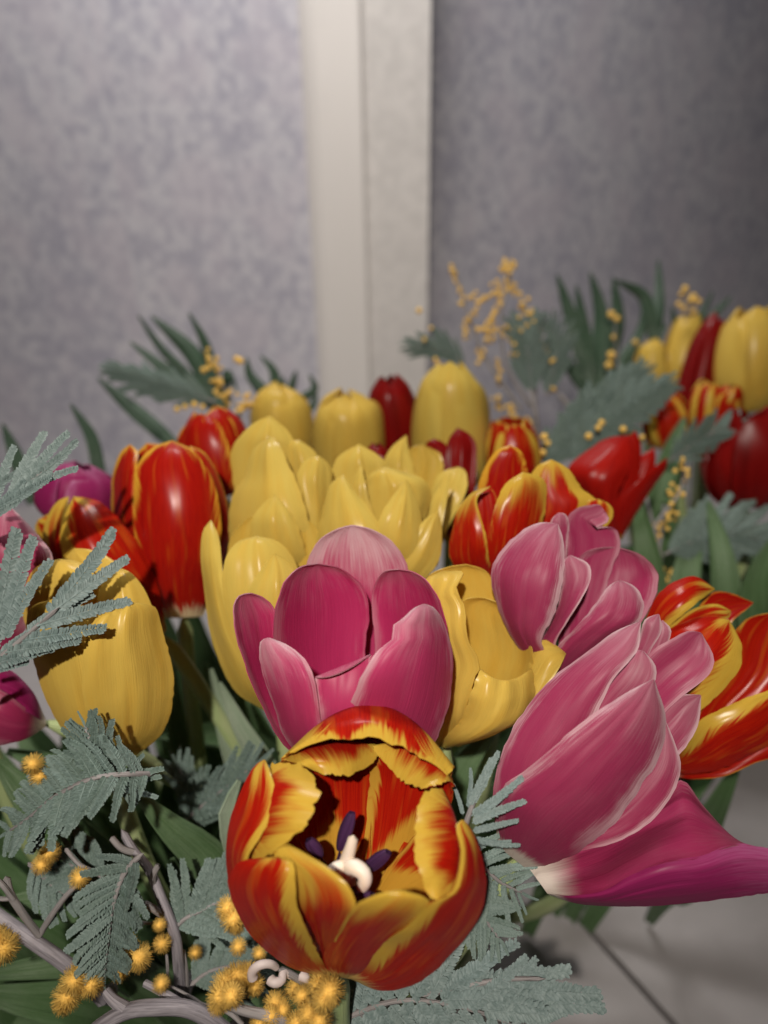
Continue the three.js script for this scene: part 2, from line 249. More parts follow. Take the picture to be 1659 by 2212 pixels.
// ---------------------------------------------------------------- tulips
const rnd = rng(2024);
const standAt = (p, spread = 0.35, cx = 0.01, cz = -0.27) => V(cx + spread * (p.x - cx), 0.0, cz + spread * (p.z - cz));
function stemParts(root, top, axis, foot, r = 0.0032) {
  const L = top.distanceTo(foot), mid = top.clone().addScaledVector(axis, -0.35 * L).lerp(top.clone().lerp(foot, 0.4), 0.45);
  const low = foot.clone().lerp(mid, 0.35); low.y += 0.01;
  return part('stem', tube([top.clone().addScaledVector(axis, 0.003), top.clone().addScaledVector(axis, -0.02), mid, low, foot.clone().setY(0.0005)], r * 1.05, r * 1.1, 30), SM.stem, root);
}
function fillLeaf(root, foot, top, mat, k) {
  const az = Math.atan2(top.z - foot.z, top.x - foot.x) + (rnd() - 0.5) * 2.4, out = V(Math.cos(az), 0, Math.sin(az)), h = 0.13 + 0.085 * rnd(), reach = 0.02 + 0.05 * rnd();
  const a = foot.clone().setY(0.02 + 0.02 * rnd()), pts = [a, a.clone().addScaledVector(out, reach * 0.35).setY(h * 0.45), a.clone().addScaledVector(out, reach * 0.8).setY(h * 0.85), a.clone().addScaledVector(out, reach * 1.6).setY(h)];
  part('leaf', blade(pts, 0.012 + 0.009 * rnd(), { ref: out.clone().negate().add(V(0, 0.4, 0)).normalize(), seed: 500 + k, cup: 0.5, nu: 8, nv: 20 }), mat, root);
}
const tulipLabels = {};
function tulip(label, f, mat, petals, o = {}) {
  const base = P(f.ox + f.s * o.base[0], f.oy + f.s * o.base[1], f.d + o.base[2] / 1000), tip = P(f.ox + f.s * o.tip[0], f.oy + f.s * o.tip[1], f.d + o.tip[2] / 1000);
  const axis = tip.clone().sub(base).normalize(), foot = o.foot || standAt(base, o.spread);
  const t = thing(o.name || 'tulip', label, 'tulip', foot, o.group || 'tulips in the bouquet');
  for (const q of petals) { const list = Array.isArray(q) ? q : [q]; const gs = list.map(x => petalGeo(f, x)); part('petal', gs.length > 1 ? mergeGeometries(gs) : gs[0], list[0].m || mat, t); }
  stemParts(t, base, axis, foot);
  for (let k = 0; k < (o.leaves ?? 1); k++) fillLeaf(t, foot, base, [LM.leaf, LM.leafGreen, LM.leafGreen][Math.floor(rnd() * 3)], Math.floor(rnd() * 999));
  return t;
}
// zooms in which the edges were read
const ZA = d => ({ ox: 384.0, oy: 740.6, s: 0.4299, d, keel: 1.3, fold: 0.35 }), ZB = d => ({ ox: 438.9, oy: 1097.2, s: 0.4299, d }), ZC = d => ({ ox: 945.8, oy: 1042.4, s: 0.4299, d });
const ZD = d => ({ ox: 0, oy: 877.8, s: 0.33069, d }), ZF = d => ({ ox: 438.9, oy: 1481.2, s: 0.39683, d }), ZG = d => ({ ox: 1000.7, oy: 1591, s: 0.39683, d }), ZI = d => ({ ox: 829.5, oy: 493.7, s: 0.5, d });
const gToC = a => a.map(([x, y, z]) => [127.7 + 0.9231 * x, 1276.1 + 0.9231 * y, z]);

// the pink tulip in the middle
tulip('open pink tulip with pale tipped back petal, behind the wide open red and yellow tulip', { ...ZB(0.215), fold: 0.18 }, M.pink, [
  { inside: true, m: M.pinkPale, b: -0.12, curl: 0.5, L: [[740, 1300, 30], [600, 820, 38], [530, 520, 34], [518, 300, 31], [578, 168, 29], [675, 106, 28], [750, 86, 28]], R: [[820, 1300, 30], [960, 820, 38], [1040, 520, 34], [1032, 310, 31], [968, 188, 29], [850, 110, 28], [750, 86, 28]] },
  { inside: true, b: -0.2, curl: 1.2, L: [[620, 1290, 24], [430, 960, 14], [352, 650, 4], [372, 480, 3], [415, 365, 5], [485, 298, 9], [575, 279, 14]], R: [[720, 1290, 24], [795, 950, 27], [815, 690, 27], [832, 500, 26], [800, 400, 24], [700, 308, 20], [575, 279, 14]] },
  { inside: true, b: -0.2, curl: 0.8, L: [[790, 1290, 26], [850, 950, 29], [862, 660, 29], [846, 470, 26], [866, 375, 23], [910, 318, 18], [980, 308, 14]], R: [[900, 1290, 24], [1180, 960, 10], [1230, 660, 3], [1198, 500, 3], [1140, 385, 6], [1065, 325, 10], [980, 308, 14]] },
  { inside: true, b: -0.16, curl: 2.2, ruf: 0.8, L: [[640, 1340, 18], [420, 1205, 8], [300, 1000, 0], [205, 770, -5], [162, 600, -5], [153, 490, -3], [182, 440, 0], [240, 428, 2]], R: [[700, 1340, 20], [520, 1150, 14], [430, 950, 12], [385, 750, 12], [372, 600, 11], [360, 515, 10], [310, 455, 7], [240, 428, 2]] },
  { b: 0.22, uo: 0.1, L: [[640, 1340, 14], [432, 1185, 0], [352, 985, -9], [303, 840, -13], [283, 720, -13], [292, 668, -13], [330, 653, -14]], R: [[740, 1340, 14], [610, 1200, -13], [588, 1050, -20], [558, 860, -22], [505, 755, -20], [420, 690, -17], [330, 653, -14]], curl: -0.6 },
  { L: [[650, 1340, 10], [600, 1200, -10], [575, 1020, -19], [556, 880, -20], [566, 850, -20], [568, 853, -21]], M: [[720, 1340, 8], [692, 1180, -14], [680, 1000, -21], [690, 840, -20], [702, 795, -19], [690, 828, -23]], R: [[790, 1340, 10], [790, 1200, -12], [800, 1010, -20], [838, 790, -18], [842, 738, -16], [838, 738, -17]], wr: 0.4 },
  { b: 0.24, bt: 0.03, curl: -0.8, ruf: 0.8, jag: 0.6, L: [[740, 1340, 12], [680, 1180, -6], [735, 990, -20], [795, 845, -26], [890, 710, -26], [955, 652, -25], [948, 600, -24], [1000, 560, -23], [1055, 508, -20], [1110, 483, -16]], R: [[900, 1340, 16], [1140, 1205, 3], [1225, 1020, -4], [1253, 850, -6], [1244, 700, -8], [1208, 575, -10], [1160, 503, -13], [1110, 483, -16]] },
], { base: [770, 1330, 24], tip: [760, 300, 0] });

// the wide open red and yellow tulip in front
{
  const f = { ...ZF(0.19), zp: 0.55 };
  const t = tulip('wide open red and yellow tulip showing dark purple stamens and a cream stigma', f, M.flame, [
    { tj: 0.06, inside: true, L: [[700, 1480, 22], [480, 1000, 15], [410, 650, 8], [425, 430, 3], [440, 388, 0], [470, 366, -3], [488, 360, -4]], M: [[745, 1480, 24], [790, 950, 34], [850, 560, 33], [890, 240, 24], [925, 104, 11], [930, 190, -4], [930, 318, -8]], R: [[790, 1480, 22], [1150, 1000, 15], [1300, 700, 8], [1345, 510, 3], [1358, 445, -2], [1340, 480, -5], [1312, 492, -6]], jag: 0.9, ruf: 1 },
    { tj: 0.06, inside: true, m: M.flameInner, L: [[700, 1470, 20], [520, 1000, 17], [440, 650, 9], [415, 470, 3], [430, 410, 0], [520, 425, -4], [580, 445, -5]], M: [[740, 1470, 22], [715, 950, 29], [690, 560, 27], [660, 370, 17], [660, 318, 8], [720, 405, -5], [755, 515, -7]], R: [[780, 1470, 20], [900, 1000, 24], [930, 600, 24], [960, 380, 15], [965, 325, 11], [940, 390, 4], [905, 432, 1]], jag: 0.8, ruf: 0.8 },
    { tj: 0.06, inside: true, m: M.flameInner, uo: -0.1, L: [[740, 1470, 20], [850, 1000, 25], [900, 600, 24], [905, 400, 14], [920, 328, 9], [930, 345, 7], [950, 380, 5]], M: [[770, 1470, 22], [1060, 950, 24], [1160, 560, 16], [1195, 400, 10], [1190, 335, 5], [1130, 430, -2], [1070, 535, -4]], R: [[800, 1470, 20], [1200, 1000, 9], [1330, 700, 1], [1360, 560, -2], [1345, 520, -4], [1280, 540, -7], [1215, 562, -8]], jag: 0.8, ruf: 0.8 },
    { tj: 0.06, inside: true, m: M.flameInner, L: [[770, 1460, 20], [1000, 1000, 15], [1200, 760, 6], [1300, 600, -4], [1290, 560, -8], [1225, 570, -11], [1190, 590, -12]], M: [[790, 1480, 22], [1080, 1150, 14], [1330, 1000, 0], [1385, 900, -10], [1385, 830, -16], [1250, 830, -21], [1120, 850, -22]], R: [[800, 1490, 20], [1060, 1310, 3], [1240, 1260, -14], [1335, 1180, -22], [1335, 1150, -24], [1270, 1160, -26], [1225, 1168, -26]], jag: 0.8, ruf: 0.8 },
    { tj: 0.06, inside: true, m: M.flameInner, L: [[690, 1520, 20], [450, 1250, 3], [260, 1010, -6], [238, 958, -10], [260, 945, -12], [340, 930, -16], [398, 888, -19]], M: [[705, 1500, 22], [450, 1100, 11], [262, 820, 0], [262, 720, -8], [320, 690, -13], [450, 670, -18], [640, 690, -20]], R: [[720, 1480, 20], [600, 1000, 17], [420, 600, 5], [368, 460, 0], [385, 425, -3], [500, 425, -6], [600, 462, -8]], jag: 0.9, ruf: 1 },
    { b: 0.14, us: 0.72, uo: 0.28, L: [[640, 1560, 18], [300, 1400, 4], [170, 1180, -2], [128, 960, -6], [130, 830, -6], [175, 660, -6], [235, 520, -6], [280, 440, -5], [335, 402, -4]], R: [[690, 1560, 18], [420, 1300, 0], [300, 1080, -10], [243, 948, -16], [310, 825, -17], [388, 700, -16], [402, 600, -13], [370, 480, -9], [335, 402, -4]], jag: 0.6 },
    { m: M.flameTip, b: 0.16, L: [[680, 1560, 20], [590, 1370, -6], [505, 1180, -18], [480, 1020, -22], [390, 935, -19], [395, 885, -19], [455, 858, -19]], R: [[740, 1570, 20], [720, 1400, -10], [800, 1260, -25], [828, 1190, -29], [790, 1090, -29], [690, 1000, -27], [455, 858, -19]], jag: 0.5 },
    { b: 0.2, us: 0.72, uo: 0.28, L: [[640, 1578, 18], [480, 1532, 10], [310, 1408, 0], [195, 1245, -8], [138, 1060, -12], [195, 962, -15], [300, 942, -18], [400, 932, -20]], R: [[690, 1570, 18], [650, 1500, 0], [600, 1400, -12], [545, 1290, -20], [505, 1150, -25], [503, 1040, -26], [490, 965, -25], [400, 932, -20]] },
    { m: M.flameTip, b: 0.18, us: 0.8, uo: 0.1, L: [[710, 1580, 20], [648, 1505, 4], [715, 1340, -15], [790, 1235, -26], [850, 1180, -30], [960, 1132, -32], [1080, 1113, -32]], R: [[800, 1595, 20], [870, 1555, 4], [965, 1430, -11], [1095, 1320, -22], [1205, 1230, -28], [1228, 1168, -30], [1080, 1113, -32]] },
    { b: 0.18, us: 0.75, uo: -0.25, L: [[760, 1575, 18], [855, 1555, 6], [950, 1425, -11], [1090, 1320, -24], [1240, 1180, -30], [1348, 1125, -28], [1402, 900, -23], [1375, 760, -18], [1412, 728, -17]], R: [[830, 1605, 18], [960, 1656, 8], [1170, 1614, -2], [1370, 1432, -9], [1500, 1255, -13], [1538, 1090, -14], [1502, 890, -15], [1450, 775, -16], [1412, 728, -17]], jag: 0.5 },
  ], { base: [740, 1560, 14], tip: [760, 670, -15], leaves: 2 });
  const Q = (x, y, z) => P(f.ox + f.s * x, f.oy + f.s * y, f.d + z / 1000);
  const cream = new THREE.MeshPhysicalMaterial({ map: tex(128, 128, (x, y) => mixc([0.80, 0.66, 0.48], [0.86, 0.80, 0.74], fbm(x * 6, y * 6, 141, 3))), roughness: 0.5 });
  const purple = new THREE.MeshPhysicalMaterial({ map: tex(128, 256, (x, y) => mixc([0.028, 0.008, 0.035], [0.10, 0.035, 0.13], fbm(x * 30, y * 10, 142, 4))), roughness: 0.55, bumpMap: veins, bumpScale: 0.0003 });
  const knob = new THREE.IcosahedronGeometry(0.0026, 3); { const c = Q(772, 1010, -6); knob.translate(c.x, c.y, c.z); }
  const pistil = part('pistil', mergeGeometries([tube([Q(735, 1400, 8), Q(750, 1200, 3), Q(768, 1060, -3), Q(772, 1010, -6)], 0.0028, 0.0031, 14, 12).toNonIndexed(), knob]), cream, t);
  for (const [pts, r0, r1] of [[[[768, 1030, -6], [785, 940, -9], [806, 870, -10], [820, 812, -10]], 0.0023, 0.0012], [[[765, 1000, -7], [820, 985, -11], [872, 1020, -12], [882, 1055, -12], [862, 1100, -10]], 0.0024, 0.0015], [[[785, 1000, -7], [735, 990, -10], [705, 1005, -10], [672, 1030, -8]], 0.0022, 0.0011]]) part('stigma_lobe', tube(pts.map(p => Q(...p)), r0, r1, 18, 12), cream, pistil, t);
  for (const [x0, y0, z0, x1, y1, z1] of [[742, 890, -2, 812, 690, -5], [640, 925, -4, 572, 838, -8], [882, 1000, -4, 1010, 905, -9], [815, 1175, -6, 925, 1140, -12], [800, 1110, -4, 850, 1160, -8]]) {
    const a = Q(x0, y0, z0), e = Q(x1, y1, z1), c = new THREE.CatmullRomCurve3([a, a.clone().lerp(e, 0.5), e]), g = tube([a, a.clone().lerp(e, 0.5).addScaledVector(BACK, 0.0006), e], 1, 1, 16, 10), p = g.attributes.position, nn = g.attributes.normal;
    for (let i = 0; i <= 16; i++) { const q = c.getPointAt(i / 16), r = 0.0018 * Math.pow(Math.sin(Math.PI * (0.06 + 0.88 * i / 16)), 0.45); for (let j = 0; j <= 10; j++) { const k = i * 11 + j, v = V(nn.getX(k), nn.getY(k), nn.getZ(k)); const s = r * (j % 5 === 0 ? 0.7 : 1); v.setLength(s); p.setXYZ(k, q.x + v.x, q.y + v.y, q.z + v.z); } }
    g.computeVertexNormals();
    const an = part('stamen', tube([Q(745, 1380, 7), Q((745 + x0) / 2, (1250 + y0) / 2, 1), a], 0.0012, 0.0008, 10, 7), purple, t); part('anther', g, purple, an, t);
  }
}
// the large pink tulip on the right
tulip('large sprawling pink tulip whose lowest petal has fallen open, white at its base', { ...ZC(0.21), fold: 0.25 }, M.pink2, [
  { b: -0.08, inside: true, L: [[430, 1880, 14], [700, 1400, 17], [950, 1010, 16], [1065, 855, 14], [1160, 792, 13], [1260, 745, 13], [1325, 754, 13]], R: [[500, 1900, 14], [900, 1550, 12], [1150, 1150, 10], [1250, 1062, 9], [1345, 985, 9], [1388, 890, 11], [1325, 754, 13]] },
  { b: 0.06, L: [[470, 1890, 16], [850, 1500, 14], [1080, 1160, 12], [1200, 1066, 11], [1260, 1064, 11], [1322, 1066, 11]], R: [[520, 1910, 16], [950, 1650, 11], [1180, 1400, 9], [1272, 1290, 9], [1312, 1190, 10], [1322, 1066, 11]] },
  { b: 0.15, L: [[600, 1500, 20], [900, 1000, 18], [1010, 800, 17], [1040, 690, 16], [1110, 660, 16]], R: [[700, 1500, 20], [1000, 1050, 16], [1065, 850, 15], [1125, 740, 15], [1110, 660, 16]] },
  { b: 0.1, L: [[600, 1500, 22], [1000, 950, 21], [1080, 780, 20], [1125, 690, 20]], R: [[700, 1500, 22], [1080, 1000, 19], [1160, 800, 19], [1170, 735, 19], [1125, 690, 20]] },
  { b: 0.14, L: [[350, 1800, 10], [500, 1500, 6], [700, 1200, 3], [900, 930, 2], [985, 845, 2], [1030, 845, 2]], R: [[450, 1820, 10], [700, 1500, 3], [950, 1150, 0], [1085, 1010, -1], [1095, 925, 0], [1030, 845, 2]] },
  { inside: true, b: -0.07, us: 0.8, uo: -0.2, L: gToC([[330, 690, 10], [560, 615, 10], [850, 480, 12], [1080, 330, 14], [1190, 240, 15], [1310, 385, 13], [1480, 560, 8], [1640, 640, -2]]), R: gToC([[455, 852, 2], [590, 868, -6], [760, 845, -11], [900, 770, -13], [1080, 692, -15], [1280, 660, -15], [1480, 592, -11], [1700, 625, -8]]), wr: 0.9 },
  { b: 0.3, us: 0.3, uo: 0.3, L: gToC([[455, 852, 2], [590, 866, -6.3], [760, 842, -11.3], [900, 767, -13.3], [1080, 689, -15.3], [1280, 657, -15.3], [1480, 589, -11.3], [1720, 620, -8.3]]), R: gToC([[470, 860, 4], [600, 902, -1], [760, 920, -3], [1000, 920, -5], [1250, 902, -7], [1450, 877, -8], [1659, 852, -8], [1800, 830, -8]]), m: M.magenta },
  { b: 0.16, L: [[430, 1900, 11], [600, 1750, 8], [850, 1550, 6], [1050, 1350, 4], [1120, 1230, 3], [1140, 1190, 3]], R: [[450, 1935, 10], [700, 1855, 3], [940, 1790, 0], [1143, 1622, 0], [1220, 1440, 1], [1190, 1310, 2], [1140, 1190, 3]] },
  { b: 0.16, bt: 0.03, curl: -0.5, jag: 0.6, L: [[300, 1800, 8], [280, 1560, 2], [330, 1340, 0], [450, 1130, 0], [600, 965, 0], [760, 845, 0], [900, 745, 0], [1020, 697, 0]], R: [[430, 1880, 4], [540, 1600, -4], [640, 1430, -6], [740, 1280, -7], [820, 1110, -8], [898, 970, -8], [1002, 840, -5], [1020, 697, 0]] },
  { b: 0.2, bt: 0.02, curl: -0.8, jag: 0.6, ruf: 0.9, L: [[330, 1850, 6], [290, 1650, -6], [320, 1540, -12], [480, 1420, -17], [650, 1270, -19], [830, 1130, -19], [980, 1040, -16], [1085, 987, -13]], R: [[430, 1930, 6], [560, 1918, 0], [740, 1832, -9], [900, 1692, -13], [1022, 1522, -15], [1112, 1372, -14], [1145, 1200, -13], [1085, 987, -13]] },
], { base: [395, 1900, 14], tip: [1050, 950, 0], foot: onPlane(905, 2120, 'y', 0) });
// the pink tulip behind it
tulip('pink tulip with notched back petal, beside the crinkled yellow tulip', { ...ZC(0.24), fold: 0.25 }, M.pink2, [
  { inside: true, b: -0.08, L: [[640, 1000, 16], [600, 700, 15], [640, 450, 15], [650, 300, 14], [640, 200, 13], [700, 128, 13], [770, 114, 13], [808, 108, 13], [830, 135, 13]], R: [[760, 1000, 16], [800, 700, 14], [870, 450, 13], [915, 330, 12], [912, 262, 12], [880, 228, 12], [790, 232, 12], [862, 190, 12], [830, 135, 13]] },
  { b: 0.15, L: [[560, 500, 12], [560, 300, 12], [570, 190, 11], [605, 153, 11]], R: [[640, 500, 12], [650, 300, 11], [657, 200, 11], [640, 160, 11], [605, 153, 11]] },
  { inside: true, b: -0.14, L: [[620, 1000, 13], [640, 700, 15], [680, 500, 15], [720, 368, 14], [800, 330, 13], [900, 325, 13]], R: [[760, 1000, 12], [950, 800, 8], [1040, 670, 7], [1098, 560, 7], [1102, 445, 9], [1020, 365, 11], [900, 325, 13]] },
  { b: 0.16, L: [[580, 1000, 10], [500, 850, 3], [560, 720, 1], [610, 600, 0], [625, 480, 0], [630, 400, 0], [665, 365, 0]], R: [[650, 1000, 10], [590, 815, -3], [650, 700, -6], [720, 590, -6], [768, 480, -4], [755, 410, -2], [665, 365, 0]] },
  { b: 0.2, curl: -0.5, L: [[580, 1000, 10], [560, 900, 2], [610, 815, -3], [710, 710, -6], [800, 600, -6], [860, 520, -4], [915, 492, -3]], R: [[680, 1000, 10], [760, 880, 0], [880, 780, -5], [1015, 690, -8], [1034, 610, -6], [990, 525, -4], [915, 492, -3]] },
  { b: 0.2, curl: -0.6, L: [[560, 1000, 10], [400, 820, 2], [300, 620, 0], [275, 430, 0], [380, 280, 0], [500, 205, 0], [602, 207, -2]], R: [[640, 1000, 8], [520, 790, -7], [570, 690, -10], [615, 560, -11], [633, 430, -10], [632, 300, -6], [602, 207, -2]] },
], { base: [600, 1000, 14], tip: [720, 280, 0] });
// the crinkled yellow tulip
tulip('crinkled yellow tulip with an open side, between two pink tulips', { ...ZB(0.236), fold: 0.25 }, M.yellow2, [
  { inside: true, b: -0.16, L: [[1200, 1100, 24], [1150, 700, 20], [1118, 450, 15], [1128, 348, 13], [1220, 300, 13], [1320, 284, 13]], R: [[1350, 1100, 24], [1480, 750, 20], [1505, 550, 15], [1478, 400, 13], [1410, 312, 13], [1320, 284, 13]] },
  { inside: true, b: -0.22, curl: 1.6, L: [[1260, 1120, 20], [1290, 850, 18], [1296, 600, 13], [1308, 468, 9], [1400, 450, 8], [1480, 474, 6]], R: [[1450, 1100, 16], [1605, 900, 5], [1660, 780, 2], [1632, 650, 2], [1570, 560, 4], [1480, 474, 6]] },
  { b: 0.12, L: [[1240, 1190, 12], [1450, 1080, 4], [1600, 900, 2], [1650, 750, 2], [1705, 664, 2], [1770, 690, 1], [1822, 732, 0]], R: [[1280, 1200, 12], [1480, 1132, -2], [1612, 1045, -4], [1722, 905, -4], [1795, 795, -3], [1810, 760, -2], [1822, 732, 0]] },
  { L: [[1180, 1195, 12], [1240, 1130, -4], [1305, 1045, -11], [1350, 920, -15], [1392, 814, -14], [1398, 812, -13]], M: [[1220, 1205, 6], [1350, 1160, -12], [1470, 1080, -17], [1520, 975, -17], [1525, 872, -14], [1520, 868, -13]], R: [[1260, 1195, 12], [1480, 1125, -5], [1615, 1050, -7], [1665, 940, -5], [1652, 808, -2], [1648, 806, -1]], wr: 0.6, ruf: 0.6, jag: 0.6, fold: 0.55, ff: 10 },
  { b: 0.1, curl: 0.5, jag: 1.6, ruf: 0.8, wr: 0.6, fold: 0.5, ff: 9, L: [[1160, 1210, 12], [1130, 1000, 8], [1120, 800, 3], [1110, 620, 0], [1100, 470, 0], [1105, 372, 1], [1200, 318, 3]], R: [[1300, 1180, 8], [1312, 1060, -9], [1350, 900, -13], [1392, 800, -14], [1322, 620, -13], [1312, 480, -11], [1268, 410, -9], [1310, 330, -5], [1200, 318, 3]] },
], { base: [1230, 1190, 16], tip: [1380, 480, 0] });
// the red and yellow tulip at the right
tulip('red and yellow tulip with loosely opened petals, behind the large sprawling pink tulip', ZC(0.255), M.flameWide, [
  { inside: true, b: -0.1, m: M.flameEdge, L: [[1100, 1300, 20], [1200, 900, 18], [1300, 650, 15], [1380, 554, 14], [1470, 556, 14], [1545, 586, 14], [1588, 604, 14]], R: [[1250, 1300, 18], [1350, 950, 15], [1430, 790, 14], [1482, 695, 14], [1535, 650, 14], [1570, 620, 14], [1588, 604, 14]] },
  { inside: true, b: -0.12, m: M.flame, L: [[1200, 1400, 16], [1330, 1130, 12], [1470, 900, 12], [1490, 760, 11], [1560, 682, 10], [1690, 650, 10]], R: [[1300, 1400, 16], [1500, 1180, 10], [1680, 1050, 8], [1780, 900, 8], [1780, 750, 9], [1690, 650, 10]] },
  { b: 0.22, m: M.flame, us: 0.7, uo: 0.3, L: [[1000, 1250, 14], [1000, 900, 6], [1050, 680, 4], [1110, 560, 3], [1190, 498, 2], [1290, 473, 2], [1392, 535, 4]], R: [[1100, 1250, 12], [1130, 900, 0], [1165, 720, -3], [1220, 675, -5], [1290, 612, -5], [1350, 566, 0], [1392, 535, 4]] },
  { b: 0.2, m: M.flame, L: [[1080, 1350, 12], [1080, 950, 4], [1120, 780, 1], [1200, 690, 0], [1300, 630, 0], [1400, 612, 1], [1472, 645, 2]], R: [[1180, 1350, 10], [1200, 1000, 0], [1260, 800, -3], [1330, 720, -3], [1400, 690, -2], [1460, 680, 0], [1472, 645, 2]] },
  { b: 0.22, m: M.flame, us: 0.8, uo: 0.3, L: [[1100, 1400, 10], [1060, 1050, 3], [1100, 820, 0], [1180, 730, -2], [1290, 684, -3], [1400, 672, -3], [1465, 692, -4]], R: [[1200, 1400, 8], [1240, 1220, -8], [1335, 1132, -10], [1452, 1022, -11], [1520, 920, -11], [1524, 820, -9], [1465, 692, -4]] },
  { b: 0.14, m: M.flameEdge, L: [[1170, 1450, 14], [1300, 1440, 6], [1450, 1410, 2], [1600, 1340, 0], [1780, 1200, 0]], R: [[1180, 1475, 14], [1290, 1490, 5], [1440, 1475, 0], [1590, 1410, -1], [1720, 1360, -1], [1780, 1200, 0]] },
  { b: 0.22, us: 0.75, uo: -0.3, m: M.flame, L: [[1160, 1420, 10], [1260, 1280, -4], [1330, 1185, -9], [1450, 1125, -11], [1600, 1065, -11], [1780, 1010, -8]], R: [[1170, 1450, 10], [1240, 1462, 2], [1400, 1442, -5], [1560, 1374, -7], [1700, 1290, -8], [1780, 1010, -8]] },
], { base: [1165, 1440, 18], tip: [1550, 900, 0], foot: onPlane(1010, 2050, 'y', 0) });
// the yellow tulip left of the middle
tulip('yellow tulip with one upright left petal, beside the big red tulip with yellow edges', { ...ZB(0.268), keel: 1.2, fold: 0.35 }, M.yellow, [
  { inside: true, b: -0.08, L: [[300, 900, 18], [150, 500, 14], [120, 250, 11], [142, 145, 9], [190, 80, 9], [240, 40, 9]], R: [[420, 900, 18], [440, 500, 18], [440, 250, 14], [402, 130, 11], [330, 60, 10], [240, 40, 9]] },
  { inside: true, b: -0.08, L: [[400, 900, 18], [420, 500, 18], [405, 250, 15], [415, 120, 13], [440, 70, 13], [490, 50, 13]], R: [[520, 900, 18], [625, 500, 15], [622, 280, 13], [592, 150, 13], [552, 80, 13], [490, 50, 13]] },
  { b: 0.15, L: [[300, 930, 22], [180, 600, 20], [160, 250, 20], [220, 90, 18], [330, -20, 18]], R: [[520, 930, 22], [600, 600, 20], [560, 250, 20], [450, 80, 18], [330, -20, 18]] },
  { b: 0.2, L: [[330, 1030, 10], [150, 905, 2], [40, 640, -2], [5, 400, -2], [-12, 230, -2], [3, 110, 0], [40, 60, 2]], R: [[420, 1010, 8], [330, 850, -12], [180, 620, -14], [110, 400, -11], [92, 260, -7], [76, 140, -2], [40, 60, 2]], curl: 0.8, ruf: 0.9 },
  { b: 0.16, rib: 0.6, L: [[350, 1030, 8], [250, 850, -10], [140, 600, -16], [98, 400, -17], [108, 270, -16], [170, 173, -13], [270, 141, -12]], R: [[460, 1010, 8], [480, 800, -8], [500, 600, -12], [500, 420, -12], [462, 270, -11], [380, 173, -12], [270, 141, -12]], curl: -1 },
  { b: 0.18, rib: 0.6, L: [[380, 1010, 6], [280, 800, -14], [210, 560, -20], [230, 420, -21], [290, 310, -20], [360, 226, -19]], R: [[480, 1010, 6], [570, 800, -12], [565, 600, -16], [532, 440, -16], [462, 300, -17], [360, 226, -19]], curl: -1 },
], { base: [400, 1010, 16], tip: [330, 200, 0] });
// the yellow tulips in the thick of the bouquet
tulip('tall yellow tulip with a long creased front petal, in the thick of the yellow cluster', ZA(0.295), M.yellow, [
  { b: 0.15, L: [[450, 1250, 24], [300, 800, 18], [275, 530, 14], [335, 445, 12], [400, 395, 12], [462, 366, 12]], R: [[600, 1250, 24], [640, 800, 18], [620, 560, 14], [590, 500, 12], [540, 430, 12], [462, 366, 12]] },
  { b: 0.15, L: [[520, 1250, 20], [540, 800, 16], [530, 590, 12], [545, 505, 11], [610, 488, 11]], R: [[660, 1250, 20], [740, 800, 14], [730, 640, 11], [690, 550, 11], [610, 488, 11]] },
  { b: 0.22, rib: 0.5, L: [[440, 1250, 10], [290, 1080, 2], [255, 930, 0], [280, 760, 0], [325, 680, 0], [380, 540, 0], [465, 468, -1]], R: [[600, 1250, 8], [680, 1000, -10], [662, 900, -14], [620, 760, -14], [560, 620, -10], [500, 500, -5], [465, 468, -1]], curl: -0.8 },
  { b: 0.24, rib: 0.5, L: [[540, 1250, 8], [640, 1000, -6], [640, 850, -8], [600, 680, -7], [640, 592, -6], [710, 568, -6]], R: [[640, 1250, 8], [740, 1000, -2], [765, 850, -2], [780, 720, -3], [765, 620, -4], [710, 568, -6]], curl: -1.2 },
  { b: 0.18, L: [[420, 1250, 2], [370, 1050, -14], [370, 900, -18], [420, 820, -18], [488, 762, -17]], R: [[620, 1250, 2], [640, 1050, -14], [600, 920, -18], [550, 830, -18], [488, 762, -17]] },
], { base: [540, 1240, 18], tip: [500, 560, 0], leaves: 2 });
